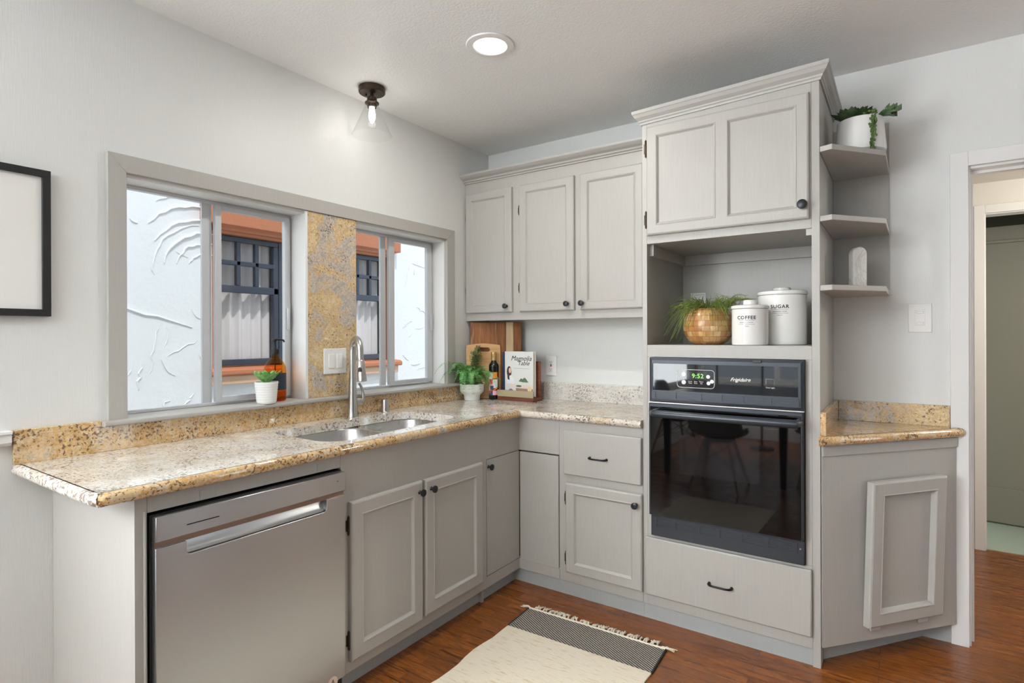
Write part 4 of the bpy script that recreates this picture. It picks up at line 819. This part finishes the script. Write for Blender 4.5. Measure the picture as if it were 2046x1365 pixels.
for nm, cx, cy, r, hb, hl, hk, t1, sub1, sub2, sz, tz in (('coffee', 1.739, -.4555, .073, .155, .172, .193, 'COFFEE', 'SUGAR + CREAM', '2 CUPS', .0200, .118), ('sugar', 1.840, -.295, .098, .218, .237, .252, 'SUGAR', 'MEASURED FROM', 'TREATS', .0212, .166)):
    k = thing('canister', (cx, cy, NZ), 'shorter white ceramic canister lettered COFFEE in front of the sugar canister' if nm == 'coffee' else 'taller white ceramic canister lettered SUGAR in the niche', 'canister', 'white canisters in the niche')
    c = (cx, cy, NZ)
    bd = obj('body', MB().lathe([(0, 0), (r-.005, 0), (r-.001, .003), (r, .008), (r, hb-.002), (r-.003, hb), (0, hb)], c, 64), 'ceramic', k)
    ld = obj('lid', MB().lathe([(0, hb+.0005), (r+.002, hb+.0005), (r+.004, hb+.004), (r+.003, hl-.005), (r-.004, hl-.001), (r*.4, hl), (0, hl)], c, 64), 'ceramic', k)
    obj('lid_knob', MB().lathe([(0, hl), (r*.36, hl), (r*.37, hl+.004), (r*.37, hk-.004), (r*.33, hk), (0, hk)], c, 40), 'ceramic', ld)
    a = math.atan2(-3.04-cy, 2.28-cx)-(.2 if nm == 'coffee' else .10); fm = frame((cx+r*cos(a), cy+r*sin(a), NZ), (-sin(a), cos(a), 0), (0, 0, 1), (cos(a), sin(a), 0)); W_ = r+.0003
    obj('lettering', text(t1, sz, fm @ Matrix.Translation((0, tz-.008, .0003)), wrap=W_, spacing=1.15, bold=.0004), 'ink', bd)
    for s_, dz, s2 in ((sub1, -.024, .0062), (sub2, -.040, .0056)): obj('lettering', text(s_, s2, fm @ Matrix.Translation((0, tz+dz, .0003)), wrap=W_, spacing=1.2), 'ink', bd)
    mb = MB()
    for dz in (-.0135, -.030):
        for i in range(12):
            u0, u1 = [(-.034+.068*q/12)/W_ for q in (i, i+1)]
            mb.loft([[fm @ Vector((sin(u)*W_, tz+dz+e, (cos(u)-1)*W_+.0004)) for e in (0, .0009)] for u in (u0, u1)], False, False, False)
    obj('rule', mb, 'ink', bd)

# ------------------------------------------------------------------ corner shelf objects
SZ = 2.0414
tp = thing('white_planter', (2.125, -.26, SZ), 'glossy white pot with succulents and a hanging strand on the top shelf', 'plant')
c = (2.135, -.268, SZ)
obj('pot', MB().lathe([(0, 0), (.06, 0), (.062, .012), (.08, .014), (.092, .02), (.0935, .03), (.083, .152), (.081, .154), (.078, .152), (.074, .13), (0, .13)], c, 56), 'ceramic', tp)
obj('foot', MB().lathe([(.0, .0002), (.064, .0002), (.066, .013), (0, .013)], c, 40), 'whiteplastic', tp)
mb = MB(); rosette(mb, (2.105, -.295, SZ+.145), .09, 5, 9, .5, 1.4); rosette(mb, (2.14, -.27, SZ+.165), .062, 4, 2, .55, 1.4); obj('rosette', mb, 'darkleaf', tp)
mb = MB(); rr = random.Random(8)
for i in range(16):
    az = rr.uniform(-.9, .5); L = rr.uniform(.06, .1); b = Vector((2.19, -.285, SZ+.152)); d = Vector((cos(az), sin(az)*.7, rr.uniform(.15, .6))).normalized(); s_ = d.cross(Vector((0, 0, 1))).normalized()
    mb.loft([[b+d*L*t+s_*wd_, b+d*L*t+Vector((0, 0, .003-.02*t*t)), b+d*L*t-s_*wd_, b+d*L*t-Vector((0, 0, .002+.02*t*t))] for t, wd_ in ((0, .003), (.4, .0042), (.75, .0026), (1, .0005))])
obj('aloe_leaves', mb, 'darkleaf', tp)
mb = MB(); rr = random.Random(2)
for off, Lz in ((0, .135), (.012, .12), (-.006, .09)):
    x, y = 2.182+off*.3, -.327-off
    P = [Vector((2.172, -.30, SZ+.15)), Vector((2.178, -.318, SZ+.153)), Vector((x, y-.012, SZ+.14))]+[Vector((x+.002*sin(i*1.3), y-.017-.0007*i, SZ+.14-Lz*i/10)) for i in range(1, 11)]
    mb.tube(P, .0011, 5)
    for i in range(1, len(P)):
        for q in range(3): p = P[i-1].lerp(P[i], q/3)+Vector((rr.uniform(-.009, .009), rr.uniform(-.007, .002), rr.uniform(-.003, .003))); mb.ball(p, .0045, .004, .0055, 7, 5)
for i in range(40): p = Vector((2.165+rr.uniform(-.03, .03), -.305+rr.uniform(-.03, .03), SZ+.155+rr.uniform(-.01, .025))); mb.ball(p, .006, .005, .0045, 7, 5)
obj('hanging_strand', mb, 'pearl', tp, label='hanging strand of round leaves')
mv = MB(frame((2.125, -.27, 1.5008), (.824, .567, 0), (0, 0, 1), (.567, -.824, 0))); hw = .029
arch = [(-hw, 0), (hw, 0)]+[(hw*cos(radians(a)), .142+hw*sin(radians(a))) for a in range(0, 181, 12)]
mv.prism(arch, -.017, .017); obj('marble_bookend', mv, 'marble', bev=.004, loc=(2.125, -.27, 1.5008)); tag(bpy.data.objects['marble_bookend'], 'white marble block with rounded top on the lowest corner shelf', 'ornament')

# ------------------------------------------------------------------ rug
rg = thing('woven_rug', (1.15, -1.6, 0), 'cream woven cotton rug with a charcoal end band on the floor', 'rug')
rr = random.Random(4)
L_ = [(.818+rr.uniform(-.006, .006)+.004*sin(i*1.1), -.955-.06*i) for i in range(30)]; R_ = [(1.478+.0025*i*.4+rr.uniform(-.003, .003), -.94-.06*i) for i in range(30)]
mb = MB(); mb.loft([[(a[0], a[1], .0008), (b[0], b[1], .0008), (b[0], b[1], .0065), (a[0], a[1], .0065)] for a, b in zip(L_, R_)]); obj('cream_field', mb, 'rug', rg)
mb = MB(); mb.loft([[(.807, -.768, .0008), (1.468, -.752, .0008), (1.468, -.752, .007), (.807, -.768, .007)], [(.816, -.9545, .0008), (1.478, -.9395, .0008), (1.478, -.9395, .007), (.816, -.9545, .007)]]); obj('charcoal_band', mb, 'rugdark', rg)
mb = MB(); mb.tube([(.806, -.767, .0055), (.815, -.956, .0055)], .0045, 6); mb.tube([(1.469, -.75, .0055), (1.479, -.94, .0055)], .0045, 6); obj('binding', mb, 'rugedge', rg)
mb = MB(); mb.tube([(.807+.661*i/40, -.765+.016*i/40+rr.uniform(-.001, .001), .006) for i in range(41)], .0055, 6); obj('cord_edge', mb, 'fringe', rg)
for i in range(44):
    t = (i+.5)/44; x = .81+.655*t; y = -.763+.016*t; a = pi/2+rr.uniform(-.5, .5)
    if i == 0: a = pi*.95
    if i > 41: a = .25
    L = rr.uniform(.032, .05)+(.012 if i in (0, 43) else 0); mb = MB()
    for s_ in range(5):
        a2 = a+rr.uniform(-.28, .28); l2 = L*rr.uniform(.75, 1.1); w_ = rr.uniform(-.006, .006)
        mb.tube([(x, y, .006), (x+cos(a)*l2*.35, y+sin(a)*l2*.35, rr.uniform(.006, .013)), (x+cos(a2)*l2*.7+w_*.5, y+sin(a2)*l2*.7, rr.uniform(.004, .012)), (x+cos(a2)*l2+w_, y+sin(a2)*l2, .004)], [.0026, .0028, .0022, .0013], 5)
    mb.ball((x+cos(a)*L*.3, y+sin(a)*L*.3, .0075), .0042, n=7, m=5)
    obj('tassel', mb, 'fringe', rg)

# ------------------------------------------------------------------ unseen fill lamps added behind the camera to brighten the ceiling
def fill_torchiere(x, y, power, lab):
    fl = thing('added_fill_lamp', (x, y, 0), lab, 'lamp'); c = (x, y, 0)
    obj('base', MB().lathe([(0, .0005), (.13, .0005), (.13, .012), (.02, .025), (0, .026)], c, 32), 'black', fl)
    obj('pole', MB().tube([(x, y, .02), (x, y, 1.74)], .011, 12), 'black', fl)
    obj('bowl', MB().lathe([(0, 1.73), (.03, 1.735), (.10, 1.77), (.15, 1.82), (.147, 1.824), (.095, 1.777), (0, 1.745)], c, 36), 'matceramic', fl)
    obj('bulb', MB().ball((x, y, 1.785), .028, n=16, m=10), 'bulb', fl)
    light('added_fill_glow', 'AREA', (x, y, 1.83), power, (.92, .96, 1), (pi, 0, 0), shape='DISK', size=.24)
fill_torchiere(.35, -5.45, 66, 'added black fill lamp with white bowl in the corner by the dining window'); fill_torchiere(.95, -5.1, 66, 'added black fill lamp with white bowl behind the dining table')

# ------------------------------------------------------------------ dining set behind the camera (reflected in the oven door)
dt = thing('dining_table', (.95, -3.95, 0), 'black dining table behind the camera reflected in the oven door', 'table')
obj('table_top', B(.35, 1.55, -4.75, -3.28, .715, .745), 'tableblack', dt, bev=.006)
for x, y in ((.45, -3.36), (1.45, -3.36), (.45, -4.67), (1.45, -4.67)):
    mb = MB(); mb.loft([[(x+a*r, y+b*r, z) for a, b in ((-1, -1), (1, -1), (1, 1), (-1, 1))] for z, r in ((0, .022), (.35, .028), (.715, .036))]); obj('leg', mb, 'tableblack', dt, bev=.004)
def chair(x, y, rz, lab):
    ch = thing('shell_chair', (x, y, 0), lab, 'chair', 'shell chairs around the dining table')
    mtx = Matrix.Translation((x, y, 0)) @ Matrix.Rotation(rz, 4, 'Z'); mb = MB(mtx); rows = []
    prof = [(-.21, .44, .19), (-.15, .425, .21), (-.05, .415, .22), (.06, .42, .225), (.14, .46, .225), (.18, .53, .22), (.205, .62, .21), (.225, .71, .19), (.24, .79, .15), (.245, .815, .09)]
    for (yy, z, hw_) in prof: rows.append([(hw_*u, yy-.06*u*u*(1 if z > .5 else .2), z+.05*u*u*(1 if z < .5 else .0)) for u in [-1+.2*i for i in range(11)]])
    mb.loft(rows, False, False, False); o = obj('shell', mb, 'chairgrey', ch, smooth=True); sl = o.modifiers.new('thick', 'SOLIDIFY'); sl.thickness = .008
    for sx, sy in ((-1, -1), (1, -1), (-1, 1), (1, 1)): obj('leg', MB(mtx).tube([(sx*.1, sy*.1, .405), (sx*.2, sy*.2, .0)], [.012, .009], 10), 'legwood', ch)
    mb = MB(mtx)
    for a, b in (((-.1, -.1), (.1, -.1)), ((.1, -.1), (.1, .1)), ((.1, .1), (-.1, .1)), ((-.1, .1), (-.1, -.1))):
        mb.tube([(a[0]*1.1, a[1]*1.1, .38), (b[0]*1.55, b[1]*1.55, .2)], .003, 6); mb.tube([(b[0]*1.1, b[1]*1.1, .38), (a[0]*1.55, a[1]*1.55, .2)], .003, 6)
    mb.box(-.11, .11, -.11, .11, .402, .412); obj('wire_brace', mb, 'black', ch)
chair(.98, -3.14, 0, 'grey shell chair nearest the kitchen at the dining table'); chair(.28, -4.1, radians(95), 'grey shell chair on the window side of the dining table'); chair(1.72, -3.7, radians(-95), 'grey shell chair on the right side of the dining table')
